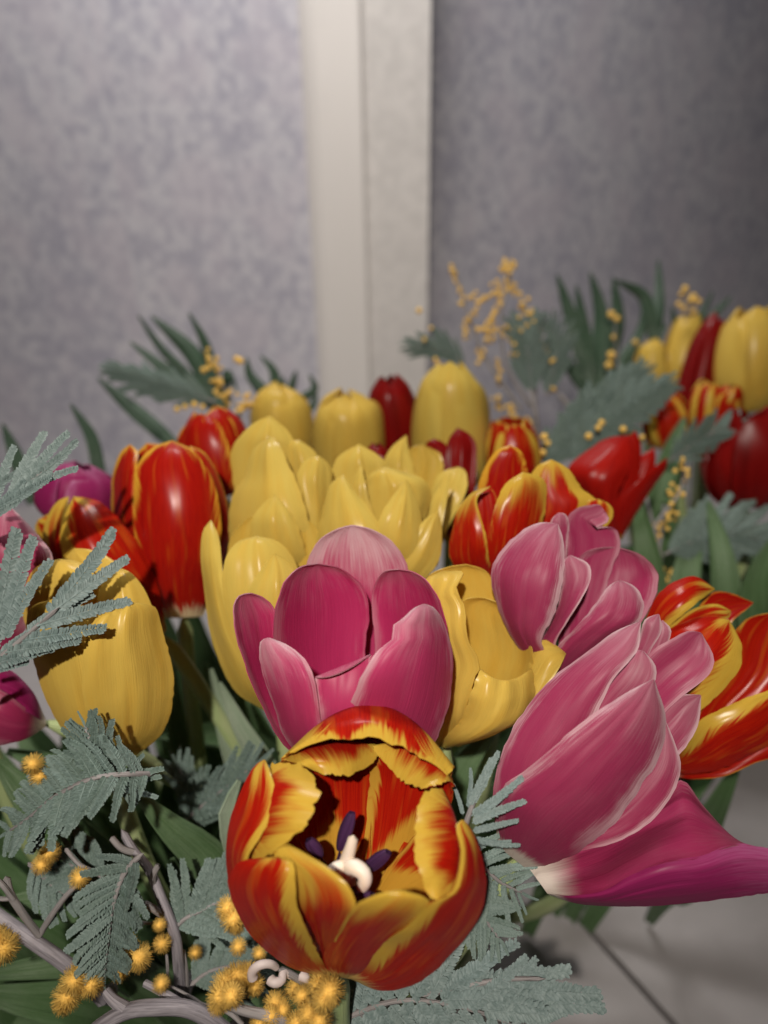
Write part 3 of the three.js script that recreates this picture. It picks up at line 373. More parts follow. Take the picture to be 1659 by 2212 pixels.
tulip('broad yellow tulip with two pointed front petals, behind the pale tipped pink tulip', ZA(0.285), M.yellow, [
  { b: 0.14, L: [[850, 1300, 24], [760, 900, 18], [770, 660, 15], [800, 580, 14], [910, 508, 14]], R: [[1050, 1300, 24], [1080, 900, 18], [1060, 680, 15], [1035, 590, 14], [910, 508, 14]] },
  { b: 0.2, L: [[900, 1300, 16], [900, 900, 8], [940, 720, 4], [970, 660, 2], [1040, 622, 3]], R: [[1100, 1300, 16], [1240, 900, 6], [1275, 760, 3], [1240, 692, 1], [1140, 650, 2], [1040, 622, 3]], curl: -1.6, ruf: 1.2 },
  { b: 0.16, L: [[1080, 1300, 14], [1180, 1050, 2], [1250, 900, -2], [1285, 770, -2], [1372, 655, -1]], R: [[1160, 1300, 14], [1250, 1185, -4], [1310, 1100, -6], [1325, 940, -6], [1348, 820, -5], [1372, 655, -1]], curl: 0.8 },
  { b: 0.22, rib: 0.5, L: [[860, 1300, 8], [700, 1060, -4], [710, 930, -7], [740, 800, -8], [775, 705, -8], [832, 662, -8]], R: [[980, 1300, 6], [1040, 1060, -14], [1030, 950, -16], [985, 870, -15], [890, 745, -11], [832, 662, -8]], curl: -1 },
  { b: 0.2, L: [[880, 1300, 12], [860, 900, 0], [870, 740, -2], [885, 680, -2], [920, 600, 0]], R: [[1000, 1300, 12], [1010, 950, -2], [960, 790, -4], [940, 690, -4], [920, 600, 0]], curl: 1 },
  { b: 0.22, rib: 0.5, L: [[920, 1300, 6], [960, 1050, -12], [1005, 900, -16], [1060, 800, -15], [1148, 686, -12]], R: [[1080, 1300, 6], [1200, 1100, -10], [1230, 1000, -13], [1222, 880, -13], [1195, 770, -12], [1148, 686, -12]], curl: -0.6 },
  { b: 0.16, L: [[1000, 1300, 6], [1100, 1100, -12], [1190, 960, -14], [1250, 880, -13], [1310, 850, -12]], R: [[1100, 1300, 8], [1240, 1190, -8], [1315, 1080, -10], [1325, 930, -11], [1310, 850, -12]] },
], { base: [1000, 1290, 20], tip: [1050, 640, 0] });
tulip('yellow tulip with ragged rim and outspread right petal, edging the yellow cluster', ZA(0.315), M.yellow, [
  { inside: true, b: -0.1, L: [[1080, 1100, 20], [1120, 750, 16], [1150, 600, 14], [1170, 530, 13], [1230, 512, 13]], R: [[1240, 1100, 20], [1320, 750, 14], [1342, 620, 13], [1320, 560, 13], [1230, 512, 13]], jag: 1.4, ruf: 1 },
  { b: 0.15, L: [[1060, 1100, 16], [1040, 750, 8], [1040, 590, 6], [1080, 520, 6], [1150, 463, 6]], R: [[1160, 1100, 14], [1200, 750, 4], [1180, 620, 4], [1160, 540, 5], [1150, 463, 6]] },
  { b: 0.18, L: [[1200, 1150, 14], [1270, 900, 6], [1280, 720, 4], [1330, 650, 4], [1410, 624, 4]], R: [[1280, 1150, 12], [1350, 950, -2], [1440, 770, -4], [1455, 690, -1], [1440, 640, 2], [1410, 624, 4]], curl: 1.2 },
], { base: [1180, 1120, 18], tip: [1230, 560, 0] });
// the yellow tulip at the left
tulip('big closed yellow tulip overhung by silvery mimosa fronds', { ...ZD(0.242), keel: 1, fold: 0.5 }, M.yellow2, [
  { b: 0.12, L: [[650, 2270, 22], [480, 1800, 20], [420, 1400, 16], [420, 1150, 13], [430, 1000, 11], [480, 928, 10]], R: [[800, 2270, 20], [1050, 1900, 12], [1060, 1600, 10], [960, 1250, 8], [760, 1020, 9], [600, 940, 10], [480, 928, 10]] },
  { b: 0.2, L: [[600, 2270, 18], [350, 1900, 12], [200, 1550, 8], [143, 1280, 6], [178, 1112, 5], [270, 1035, 4], [390, 998, 3]], R: [[700, 2270, 18], [700, 1900, 10], [720, 1550, 4], [700, 1280, 0], [640, 1120, -1], [520, 1020, 1], [390, 998, 3]] },
  { b: 0.2, L: [[720, 2270, 18], [700, 1900, 4], [640, 1500, -2], [640, 1250, -2], [700, 1100, 0], [790, 1060, 2]], R: [[820, 2270, 18], [1080, 1950, 6], [1090, 1650, 4], [1010, 1350, 3], [920, 1160, 2], [850, 1085, 2], [790, 1060, 2]] },
  { b: 0.18, rib: 0.5, L: [[600, 2300, 12], [440, 2150, 5], [310, 1930, 0], [218, 1650, -4], [178, 1450, -4], [200, 1320, -6], [350, 1258, -11]], R: [[800, 2300, 10], [790, 2150, -6], [780, 1900, -12], [760, 1650, -14], [720, 1480, -14], [600, 1330, -13], [350, 1258, -11]] },
  { b: 0.2, rib: 0.7, wr: 0.9, L: [[660, 2310, 10], [600, 2130, -8], [540, 1850, -18], [550, 1600, -22], [600, 1420, -21], [700, 1312, -18], [850, 1278, -15]], R: [[860, 2300, 10], [1065, 2125, 5], [1130, 1900, 0], [1125, 1700, -2], [1065, 1480, -5], [1010, 1315, -8], [850, 1278, -15]], curl: -0.6 },
], { base: [760, 2290, 16], tip: [560, 1000, 0] });
// the big red tulip and its neighbours on the left
tulip('big glossy red tulip with thin yellow petal edges on a bare pale green stem', ZD(0.30), M.flameEdge, [
  { b: 0.2, L: [[1100, 1370, 24], [900, 1000, 22], [800, 600, 20], [860, 350, 16], [960, 240, 14]], R: [[1300, 1370, 24], [1440, 1000, 22], [1450, 600, 20], [1300, 300, 16], [960, 240, 14]] },
  { b: 0.2, us: 1.15, L: [[1080, 1385, 10], [900, 1150, 10], [762, 900, 8], [728, 650, 7], [740, 430, 5], [790, 300, 4], [850, 248, 3]], R: [[1180, 1385, 10], [1000, 1100, -4], [910, 850, -9], [884, 600, -9], [892, 400, -5], [900, 300, 0], [850, 248, 3]] },
  { b: 0.2, us: 1.1, L: [[1200, 1385, 10], [1350, 1000, -4], [1390, 700, -6], [1330, 450, -4], [1260, 320, -1], [1240, 258, 2]], R: [[1320, 1375, 10], [1425, 1150, 8], [1505, 850, 8], [1475, 600, 7], [1400, 400, 5], [1330, 300, 4], [1240, 258, 2]] },
  { b: 0.26, L: [[1090, 1385, 8], [950, 1150, -6], [880, 850, -14], [878, 560, -15], [900, 385, -13], [1000, 270, -10], [1125, 223, -8]], R: [[1310, 1375, 8], [1355, 1200, 0], [1430, 950, -7], [1438, 700, -9], [1385, 480, -9], [1270, 300, -9], [1125, 223, -8]], wr: 0.35 },
], { base: [1205, 1370, 14], tip: [1130, 300, 0], leaves: 0, foot: onPlane(520, 2050, 'y', 0) });
tulip('red tulip with a broad feathered yellow edge, under the big glossy red tulip', ZD(0.285), M.flame, [
  { b: 0.16, m: M.flameWide, L: [[1040, 1520, 12], [700, 1360, 7], [380, 1150, 2], [288, 930, 2], [300, 750, 3], [380, 620, 4], [450, 588, 4]], R: [[1060, 1500, 10], [800, 1300, -4], [520, 1100, -8], [430, 880, -6], [440, 700, -1], [450, 620, 2], [450, 588, 4]] },
  { b: 0.26, m: M.flame, us: 0.7, uo: -0.2, L: [[1060, 1520, 10], [800, 1320, 0], [500, 1170, -8], [400, 900, -9], [420, 720, -5], [480, 590, 1]], R: [[1085, 1460, 10], [1025, 1150, 4], [905, 900, 2], [765, 720, 1], [620, 610, 1], [480, 590, 1]] },
  { b: 0.2, L: [[1000, 1500, 26], [700, 1250, 22], [330, 950, 20], [230, 800, 18], [250, 740, 17]], R: [[1060, 1450, 24], [950, 1050, 20], [700, 750, 18], [400, 680, 16], [250, 740, 17]] },
], { base: [1070, 1510, 16], tip: [430, 640, 0] });

// ---------------------------------------------------------------- tulips farther back, from their base, tip and width
function backTulip(label, base, tip, width, mat, o = {}) {
  const B = P(...base), T = P(...tip), ax = T.clone().sub(B), h = ax.length(), R = width / F * base[2] / 2; ax.normalize();
  const e1 = RIGHT.clone().addScaledVector(ax, -RIGHT.dot(ax)).normalize(), e2 = e1.clone().cross(ax).normalize(), r = rng(o.seed || 5);
  const prof = new THREE.CatmullRomCurve3((o.prof || [[0.12, 0], [0.66, 0.07], [0.98, 0.3], [0.96, 0.6], [0.78, 0.84], [0.6 * (o.open ?? 0.3) + 0.3, 0.95], [o.open ?? 0.3, 1]]).map(([a, b]) => V(a, b, 0)), false, 'centripetal');
  const foot = o.foot || standAt(B, o.spread), t = thing('tulip', label, 'tulip', foot, o.group || 'tulips in the bouquet');
  for (let k = 0; k < (o.n || 6); k++) {
    const inner = k >= 3, ph = (o.turn ?? 0.2) + k * 2 * Math.PI / 3 + (inner ? Math.PI / 3 : 0) + (r() - 0.5) * 0.25, rr = R * (k >= 9 ? 0.58 : k >= 6 ? 0.76 : inner ? 0.93 : 1) * (0.97 + 0.06 * r()), hh = h * (inner ? 1.0 : 0.97) * (o.n ? 0.78 + 0.26 * r() : 0.95 + 0.07 * r()), sp = (r() - 0.4) * (o.loose ?? 0.14), sd = 900 + 13 * k + (o.seed || 5);
    const g = shell((u, v) => {
      const q = prof.getPoint(v), w = (o.pw ?? (inner ? 0.95 : 0.9)) * Math.pow(Math.max(0, 1 - Math.pow(v, 4.5)), 0.5) * (0.8 + 0.2 * Math.min(1, v * 4)) + 0.01, a = ph + u * w, edge = Math.abs(u) ** 3;
      const rad = rr * (q.x + sp * v * v) * (1 + (o.n ? 0.10 : inner ? -0.02 : 0.085) * edge + 0.035 * Math.exp(-Math.abs(u) / 0.18) * v + 0.05 * (2 * vn(v * 5 + u * 2, sd, 3) - 1) * (0.3 + edge)) , y = hh * q.y * (1 - 0.03 * edge * v) + h * 0.012 * (2 * vn(u * 6 + 9, sd, 4) - 1) * v;
      return B.clone().addScaledVector(ax, y).addScaledVector(e1, Math.cos(a) * rad).addScaledVector(e2, -Math.sin(a) * rad);
    }, 18, 26, 0.0006);
    part('petal', g, mat, t);
  }
  stemParts(t, B, ax, foot);
  for (let k = 0; k < (o.leaves ?? 1); k++) fillLeaf(t, foot, B, k % 2 ? LM.leaf : LM.leafGreen, 40 + k);
  return t;
}
const far = 'tulips of the farther bouquet';
const farFoot = (x, y, d) => { const p = P(x, y, d); return V(0.27 + 0.3 * (p.x - 0.27), 0, -0.52 + 0.3 * (p.z + 0.52)); };
backTulip('red tulip with yellow edged tips, behind the tall creased yellow tulip', [485, 1070, 0.365], [450, 880, 0.355], 150, M.flameEdge, { seed: 11, open: 0.42 });
backTulip('pointed golden yellow tulip beside the sprig of yellow mimosa, before the left palm leaf', [612, 1010, 0.47], [598, 826, 0.45], 128, M.yellow2, { seed: 12, open: 0.08, turn: 1.3 });
backTulip('rounded yellow tulip below the cream wall strip, left of the dark red one', [752, 1040, 0.44], [745, 838, 0.41], 150, M.yellow2, { seed: 13, open: 0.16, turn: 1.55 });
backTulip('dark red closed tulip between two yellow tulips below the cream wall strip', [868, 1020, 0.455], [835, 806, 0.43], 108, M.dark, { seed: 14, open: 0.3, turn: 1.2 });
backTulip('tall pale yellow tulip, highest of the bouquet, below the edge of the wall strip', [972, 1070, 0.43], [975, 780, 0.40], 160, M.yellow, { seed: 15, open: 0.34, turn: 1.5, leaves: 0 });
backTulip('red tulip with orange rim half hidden behind the tall pale yellow tulip', [1110, 1040, 0.40], [1100, 905, 0.39], 118, M.flame, { seed: 16, open: 0.6, turn: 0.7 });
tulip('dark red tulip mostly hidden by the yellow cluster, showing two curled petals', ZA(0.335), M.dark, [
  { b: 0.14, L: [[1340, 1000, 14], [1260, 760, 8], [1245, 590, 5], [1250, 505, 4], [1290, 482, 4]], R: [[1450, 1000, 14], [1430, 760, 4], [1390, 600, 2], [1345, 510, 3], [1290, 482, 4]] },
  { b: 0.12, L: [[1380, 1000, 8], [1350, 760, 0], [1345, 590, -1], [1360, 490, 0], [1405, 427, 1]], R: [[1470, 1000, 8], [1490, 760, -2], [1502, 600, -2], [1500, 505, -1], [1460, 455, 0], [1405, 427, 1]], curl: 1.2 },
  { b: 0.15, L: [[1340, 1000, 20], [1290, 760, 18], [1300, 600, 16], [1340, 520, 16]], R: [[1470, 1000, 20], [1480, 760, 18], [1450, 600, 16], [1340, 520, 16]] },
], { base: [1410, 990, 14], tip: [1390, 500, 0] });
backTulip('dark red tulip sunk low between the yellow tulips', [815, 1060, 0.345], [815, 958, 0.34], 60, M.dark, { seed: 18, open: 0.3, leaves: 0 });
backTulip('purple magenta tulip in the shade behind the silvery frond', [160, 1130, 0.335], [175, 1000, 0.33], 165, M.magenta, { seed: 19, open: 0.3, turn: 1.5 });
// red and yellow tulip in the middle right
tulip('red tulip with broad yellow tips and split front petal, behind the notched pink tulip', ZI(0.275), M.flameWide, [
  { b: 0.12, m: M.flameEdge, us: 1.2, L: [[400, 1560, 22], [390, 1220, 18], [430, 1050, 14], [480, 965, 12], [545, 936, 12]], R: [[620, 1560, 22], [645, 1220, 18], [618, 1050, 14], [592, 965, 12], [545, 936, 12]] },
  { b: 0.16, L: [[560, 1560, 18], [580, 1250, 8], [620, 1100, 5], [660, 1030, 4], [722, 998, 4]], R: [[760, 1560, 18], [880, 1330, 8], [925, 1190, 4], [850, 1120, 4], [790, 1035, 4], [722, 998, 4]] },
  { b: 0.12, m: M.flame, L: [[700, 1560, 14], [800, 1300, 4], [860, 1180, 3], [930, 1170, 3]], R: [[760, 1560, 14], [900, 1350, 2], [985, 1250, 2], [980, 1200, 2], [930, 1170, 3]] },
  { b: 0.05, m: M.flameEdge, inside: true, L: [[400, 1560, 12], [400, 1300, 4], [400, 1160, 3], [430, 1120, 3]], R: [[520, 1560, 12], [500, 1300, 4], [490, 1180, 3], [470, 1130, 3], [430, 1120, 3]] },
  { b: 0.2, m: M.flameTip, L: [[390, 1560, 10], [285, 1420, 0], [300, 1280, -2], [330, 1200, -3], [385, 1140, -4], [462, 1114, -5]], R: [[470, 1560, 8], [447, 1380, -10], [440, 1330, -11], [415, 1240, -10], [402, 1165, -8], [462, 1114, -5]] },
  { b: 0.18, m: M.flameTip, L: [[430, 1560, 8], [446, 1360, -10], [480, 1200, -12], [520, 1110, -11], [600, 1052, -9]], R: [[640, 1560, 8], [680, 1300, -6], [700, 1170, -6], [690, 1085, -7], [600, 1052, -9]] },
], { base: [560, 1550, 18], tip: [620, 1050, 0] });
// the loose red tulip
tulip('plain red tulip with outspread pointed petals, leaning over the green mimosa', ZI(0.36), M.red, [
  { b: 0.14, L: [[990, 1340, 14], [1040, 1150, 10], [1085, 1030, 8], [1110, 985, 8], [1165, 948, 8]], R: [[1030, 1340, 14], [1120, 1150, 8], [1165, 1050, 7], [1172, 985, 7], [1165, 948, 8]] },
  { b: 0.14, L: [[980, 1340, 10], [960, 1100, 6], [1020, 960, 4], [1060, 905, 4], [1085, 872, 4]], R: [[1020, 1340, 10], [1090, 1150, 6], [1110, 1010, 4], [1105, 920, 4], [1085, 872, 4]] },
  { b: 0.2, L: [[1000, 1350, 6], [1015, 1180, -4], [1100, 1090, -8], [1170, 1030, -6], [1222, 990, -2]], R: [[1025, 1345, 8], [1085, 1235, 0], [1165, 1112, -2], [1218, 1035, -2], [1222, 990, -2]] },
  { b: 0.24, L: [[975, 1350, 8], [880, 1185, 2], [792, 1050, 0], [880, 958, 0], [980, 903, 0], [1065, 895, 0]], R: [[1020, 1335, 6], [1000, 1180, -8], [1050, 1060, -10], [1075, 960, -7], [1065, 895, 0]] },
], { base: [1000, 1340, 12], tip: [1030, 950, 0] });
// pink tulips cut by the left edge
tulip('pink tulip cut by the picture border, above the big closed yellow tulip', ZD(0.252), M.pink2, [
  { b: 0.12, L: [[-150, 1750, 16], [-420, 1350, 14], [-350, 900, 12], [-100, 620, 10]], R: [[0, 1750, 16], [150, 1300, 12], [150, 900, 10], [50, 700, 10], [-100, 620, 10]] },
  { b: 0.22, L: [[-150, 1760, 8], [-380, 1300, -4], [-300, 900, -8], [-100, 680, -4], [60, 650, 0]], R: [[0, 1760, 8], [260, 1250, 0], [345, 1000, 0], [210, 800, 0], [60, 650, 0]] },
], { base: [-80, 1740, 14], tip: [0, 700, 0] });
tulip('pink tulip lying sideways with a pale base, below the big closed yellow tulip', ZD(0.262), M.pink2, [
  { b: 0.14, L: [[290, 2030, 8], [150, 1800, 6], [-150, 1640, 6], [-450, 1700, 6]], R: [[300, 2060, 8], [120, 2060, -4], [-150, 1950, -6], [-450, 1700, 6]] },
  { b: 0.2, m: M.magenta, L: [[295, 2040, 6], [200, 1850, 0], [50, 1720, -4], [-150, 1720, -4], [-350, 1800, 0]], R: [[300, 2070, 6], [200, 2010, -8], [50, 1950, -12], [-150, 1900, -10], [-350, 1800, 0]] },
  { b: 0.24, L: [[298, 2050, 4], [150, 1960, -10], [0, 1850, -14], [-250, 1800, -8], [-450, 1900, 0]], R: [[300, 2090, 4], [150, 2178, -6], [-50, 2215, -8], [-300, 2150, -4], [-450, 1900, 0]] },
], { base: [300, 2070, 8], tip: [-300, 1900, 0] });
// the farther bouquet at the right
const FB = { group: far, leaves: 2 };
backTulip('rounded amber yellow tulip of the farther bouquet, over the deep red one', [1612, 890, 0.52], [1632, 664, 0.50], 152, M.yellow2, { ...FB, seed: 31, open: 0.5, turn: 1.2, foot: farFoot(1612, 890, 0.52) });
backTulip('slender dark red tulip leaning right, in the farther bouquet', [1488, 930, 0.53], [1548, 676, 0.52], 86, M.dark, { ...FB, seed: 32, open: 0.3, turn: 1.0, foot: farFoot(1488, 930, 0.53) });
backTulip('yellow tulip right behind the slender dark red one', [1462, 850, 0.58], [1490, 676, 0.57], 80, M.yellow2, { ...FB, seed: 33, open: 0.5, foot: farFoot(1462, 850, 0.58) });
backTulip('small yellow tulip behind the tip of a grey mimosa frond', [1404, 850, 0.58], [1410, 732, 0.57], 70, M.yellow2, { ...FB, seed: 34, open: 0.2, foot: farFoot(1404, 850, 0.58) });
backTulip('red tulip almost hidden beside the small yellow tulip', [1342, 860, 0.60], [1340, 764, 0.59], 62, M.red, { ...FB, seed: 35, leaves: 1, foot: farFoot(1342, 860, 0.60) });
backTulip('red and orange tulip against the slender dark red one', [1452, 965, 0.49], [1428, 845, 0.48], 96, M.flame, { ...FB, seed: 36, open: 0.5, foot: farFoot(1452, 965, 0.49) });
backTulip('small yellow striped red tulip under the amber yellow one, on the dark red side', [1522, 945, 0.47], [1530, 822, 0.46], 74, M.flameWide, { ...FB, seed: 37, open: 0.4, turn: 0.9, foot: farFoot(1522, 945, 0.47) });
backTulip('small red tulip with a yellow band, nodding below the amber yellow one', [1555, 930, 0.465], [1585, 830, 0.45], 62, M.flame, { ...FB, seed: 38, open: 0.3, turn: 2.0, foot: farFoot(1555, 930, 0.465) });
backTulip('large deep red tulip in the shade at the picture border', [1612, 1095, 0.42], [1622, 872, 0.41], 185, M.dark, { ...FB, seed: 39, prof: [[0.12, 0], [0.6, 0.06], [0.92, 0.3], [0.98, 0.58], [0.84, 0.84], [0.62, 1]], turn: 0.4, loose: 0.45, n: 12, pw: 0.72, foot: farFoot(1612, 1095, 0.42) });

// ---------------------------------------------------------------- mimosa: fronds of feathered pinnae, woody twigs, fluffy yellow heads
function pinnaGeo(seed, pairs, lw, wide, bend) {   // unit length along +Y, leaflets to both sides, face to +Z
  const r = rng(seed), pos = [], nrm = [], uv = [], idx = [];
  const axis = t => V(bend * t * t * 0.5, t, -0.08 * t * t + 0.03 * Math.sin(t * 5 + seed));
  const put = (p, n, a, b) => { pos.push(p.x, p.y, p.z); nrm.push(n.x, n.y, n.z); uv.push(a, b); return pos.length / 3 - 1; };
  for (let k = 0; k < pairs; k++) for (const s of [-1, 1]) {
    const t = 0.03 + 0.96 * (k + 0.3 * r()) / pairs, c = axis(t), len = wide * (0.75 + 0.25 * Math.sin(Math.PI * Math.min(1, t * 1.15 + 0.08))) * (0.88 + 0.24 * r()) * (t > 0.93 ? 0.7 : 1), ang = 0.42 + 0.25 * r() + t * 0.3, lift = 0.45 * r() - 0.1;
    const d = V(s * Math.cos(ang) * Math.cos(lift), Math.sin(ang), Math.sin(lift) * Math.cos(ang)).normalize(), side = V(-s * Math.sin(ang), s * s * Math.cos(ang), 0).normalize(), n = d.clone().cross(side).normalize(), flip = n.z < 0; if (n.z < 0) n.negate();
    const w = lw * (0.85 + 0.3 * r()), u0 = r(), v0 = r(), m = (a, b, h) => c.clone().addScaledVector(d, a * len).addScaledVector(side, b * w).addScaledVector(n, h * w);
    const na = n.clone().addScaledVector(side, 0.5).normalize(), nb = n.clone().addScaledVector(side, -0.5).normalize();
    const q = [put(m(0, 0, 0), n, u0, v0), put(m(0.3, 0.5, 0.22), nb, u0, v0 + 0.03), put(m(0.8, 0.42, 0.2), nb, u0, v0 + 0.08), put(m(1, 0, 0.05), n, u0 + 0.01, v0 + 0.1), put(m(0.8, -0.42, 0.2), na, u0 + 0.02, v0 + 0.08), put(m(0.3, -0.5, 0.22), na, u0 + 0.02, v0 + 0.03)];
    const w3 = [[0, 2, 1], [0, 3, 2], [0, 4, 3], [0, 5, 4]]; for (const [i, j, l] of w3) { if (flip) idx.push(q[i], q[l], q[j]); else idx.push(q[i], q[j], q[l]); }
  }
  for (let i = 0; i <= 10; i++) { const c = axis(i / 10), w = 0.011 * (1 - 0.6 * i / 10); put(V(c.x - w, c.y, c.z + 0.006), V(-0.6, 0, 0.8), 0.9, i / 10); put(V(c.x, c.y, c.z + 0.006 + w), V(0, 0, 1), 0.92, i / 10); put(V(c.x + w, c.y, c.z + 0.006), V(0.6, 0, 0.8), 0.94, i / 10); if (i) { const b = pos.length / 3 - 6; idx.push(b, b + 1, b + 4, b, b + 4, b + 3, b + 1, b + 2, b + 5, b + 1, b + 5, b + 4); } }
  const g = new THREE.BufferGeometry(); g.setAttribute('position', new THREE.Float32BufferAttribute(pos, 3)); g.setAttribute('normal', new THREE.Float32BufferAttribute(nrm, 3)); g.setAttribute('uv', new THREE.Float32BufferAttribute(uv, 2)); g.setIndex(idx); return g;
}
const pinnaNear = [1, 2, 3, 4, 5].map(k => pinnaGeo(700 + k, 34, 0.042, 0.098, (k - 3) * 0.12));
const pinnaSlim = [1, 2, 3, 4].map(k => pinnaGeo(740 + k, 30, 0.044, 0.12, (k - 2.5) * 0.2));
const rf = rng(77);
function pinna(root, frond, a, b, face, mat, set = pinnaNear, wide = 1) {
  const y = b.clone().sub(a), L = y.length(); y.normalize(); const x = y.clone().cross(face).normalize(), z = x.clone().cross(y).normalize();
  if (rf() < 0.4) mat = mat === FM.silver ? FM.silver2 : mat === FM.grey ? FM.grey2 : mat;
  const m = new THREE.Mesh(set[Math.floor(rf() * set.length)], mat); m.name = 'pinna'; m.castShadow = m.receiveShadow = true;
  m.matrix.makeBasis(x.multiplyScalar(L * wide), y.multiplyScalar(L), z.multiplyScalar(L * wide)).setPosition(a.clone().sub(root.position)); 
  m.matrix.decompose(m.position, m.quaternion, m.scale); frond.add(m); return m;
}
// a frond along a line of picture points: pairs of pinnae to both sides
function frond(root, px, o) {
  const c = new THREE.CatmullRomCurve3(px.map(p => P(...p)), false, 'centripetal'), fr = part('frond', tube(c.getSpacedPoints(12), o.r ?? 0.0009, 0.0004, 20, 6), o.stemMat || SM.twig, root);
  const n = Math.round(o.n * 1.5), L = o.len;
  for (let k = 0; k < n; k++) for (const s of o.sides || [-1, 1]) {
    const t = (o.t0 ?? 0.08) + (1 - (o.t0 ?? 0.08)) * (k + 0.5 * (s > 0 ? 1 : 0) * 0.6) / n, p = c.getPointAt(Math.min(0.995, t)), tg = c.getTangentAt(Math.min(0.995, t)), face = EYE.clone().sub(p).normalize().applyAxisAngle(RIGHT, (o.tilt || 0) + (rf() - 0.5) * 0.3).applyAxisAngle(UP, (o.yaw || 0) + (rf() - 0.5) * 0.3);
    const w = tg.clone().cross(face).normalize(), ang = (o.ang ?? 0.85) * (1 - 0.35 * t) + (rf() - 0.5) * 0.14, len = L * Math.pow(Math.sin(Math.PI * (0.22 + 0.68 * t)), 0.7) * (0.88 + 0.24 * rf());
    const dir = tg.clone().multiplyScalar(Math.cos(ang)).addScaledVector(w, s * Math.sin(ang)).addScaledVector(face, o.lift ?? 0.12).normalize();
    pinna(root, fr, p, p.clone().addScaledVector(dir, len), face.clone().addScaledVector(w, s * (o.fold ?? 0.3)).normalize(), o.mat, o.set || pinnaSlim, o.wide ?? 1);
  }
  pinna(root, fr, c.getPointAt(0.97), c.getPointAt(0.97).addScaledVector(c.getTangentAt(0.99), L * 0.5), BACK, o.mat, o.set || pinnaSlim);
  return fr;
}
// a frond whose pinnae were read one by one: [base x, y, d, tip x, y, d]
function fan(root, px, list, mat, set, wide, tilt = 0) {
  const c = px.map(p => P(...p)), fr = part('frond', tube(c, 0.0011, 0.0006, 16, 7), SM.twig, root);
  for (const q of list) { const a = P(q[0], q[1], q[2]), b = P(q[3], q[4], q[5]); pinna(root, fr, a, b, EYE.clone().sub(a).normalize().applyAxisAngle(UP, (rf() - 0.5) * 0.7 + tilt).applyAxisAngle(RIGHT, (rf() - 0.5) * 0.6), mat, set, wide); }
  return fr;
}
function ballGeo(seed, n, core) {
  const r = rng(seed), gs = [], s = new THREE.IcosahedronGeometry(core, 2), p = s.attributes.position; s.deleteAttribute('uv'); const pos = [], nrm = [], uv = [];
  for (let i = 0; i < p.count; i++) { const v = V(p.getX(i), p.getY(i), p.getZ(i)), q = 1 + 0.12 * (vn(v.x * 9 + 20, v.y * 9 + v.z * 7 + 20, seed) - 0.5); v.multiplyScalar(q); pos.push(v.x, v.y, v.z); v.normalize(); nrm.push(v.x, v.y, v.z); uv.push(v.x * 0.5 + 0.5, v.y * 0.5 + 0.5); }
  for (let k = 0; k < n; k++) {
    const y = 1 - 2 * (k + 0.5) / n, a = k * 2.39996 + 0.6 * r(), q = Math.sqrt(1 - y * y), d = V(Math.cos(a) * q, y, Math.sin(a) * q).add(V(r() - 0.5, r() - 0.5, r() - 0.5).multiplyScalar(0.35)).normalize(), t = V(r() - 0.5, r() - 0.5, r() - 0.5).cross(d).normalize(), u = d.clone().cross(t), L = 0.72 + 0.42 * r(), w = n > 200 ? 0.011 : 0.03, e = [0, 1, 2].map(j => { const an = j * 2.094; return t.clone().multiplyScalar(Math.cos(an)).addScaledVector(u, Math.sin(an)); });
    for (let j = 0; j < 3; j++) { const A = e[j], B = e[(j + 1) % 3], a0 = d.clone().multiplyScalar(core * 0.9).addScaledVector(A, w * 0.5), b0 = d.clone().multiplyScalar(core * 0.9).addScaledVector(B, w * 0.5), a1 = d.clone().multiplyScalar(L).addScaledVector(A, w), b1 = d.clone().multiplyScalar(L).addScaledVector(B, w); const nn = d.clone().addScaledVector(A, 0.5).normalize(); for (const v of [a0, b0, b1, a0, b1, a1]) { pos.push(v.x, v.y, v.z); nrm.push(nn.x, nn.y, nn.z); uv.push(0.1 + 0.8 * r(), 0.5 + 0.5 * r()); } }
  }
  const g = new THREE.BufferGeometry(); g.setAttribute('position', new THREE.Float32BufferAttribute(pos, 3)); g.setAttribute('normal', new THREE.Float32BufferAttribute(nrm, 3)); g.setAttribute('uv', new THREE.Float32BufferAttribute(uv, 2)); return g;
}
const balls = [1, 2, 3].map(k => ballGeo(800 + k, 900, 0.5)), ballsFar = [1, 2].map(k => ballGeo(820 + k, 60, 0.8));
function head(root, x, y, d, rpx, mat = BM.ball, set = balls) { const m = new THREE.Mesh(set[Math.floor(rf() * set.length)], mat); m.name = 'flower_head'; m.castShadow = m.receiveShadow = true; const p = P(x, y, d); m.position.copy(p).sub(root.position); m.scale.setScalar((set === balls ? 1.22 : 1.1) * rpx / F * d); m.rotation.set(rf() * 6, rf() * 6, rf() * 6); root.add(m); return m; }
function twig(root, px, r0, r1, mat = SM.twig, name = 'twig') { return part(name, tube(px.map(p => P(...p)), r0, r1, 26, 8), mat, root); }
function sprig(label, foot, group = 'mimosa sprigs') { return thing('mimosa_sprig', label, 'mimosa', foot, group); }
const onTable = (x, y) => onPlane(x, y, 'y', 0);
function down(root, from, to, r0, mat = SM.wood) { const a = P(...from), m = a.clone().lerp(to, 0.5); m.y += 0.02; part('stem', tube([a, m, to.clone().setY(0.001)], r0, r0 * 1.3, 20, 8), mat, root); }

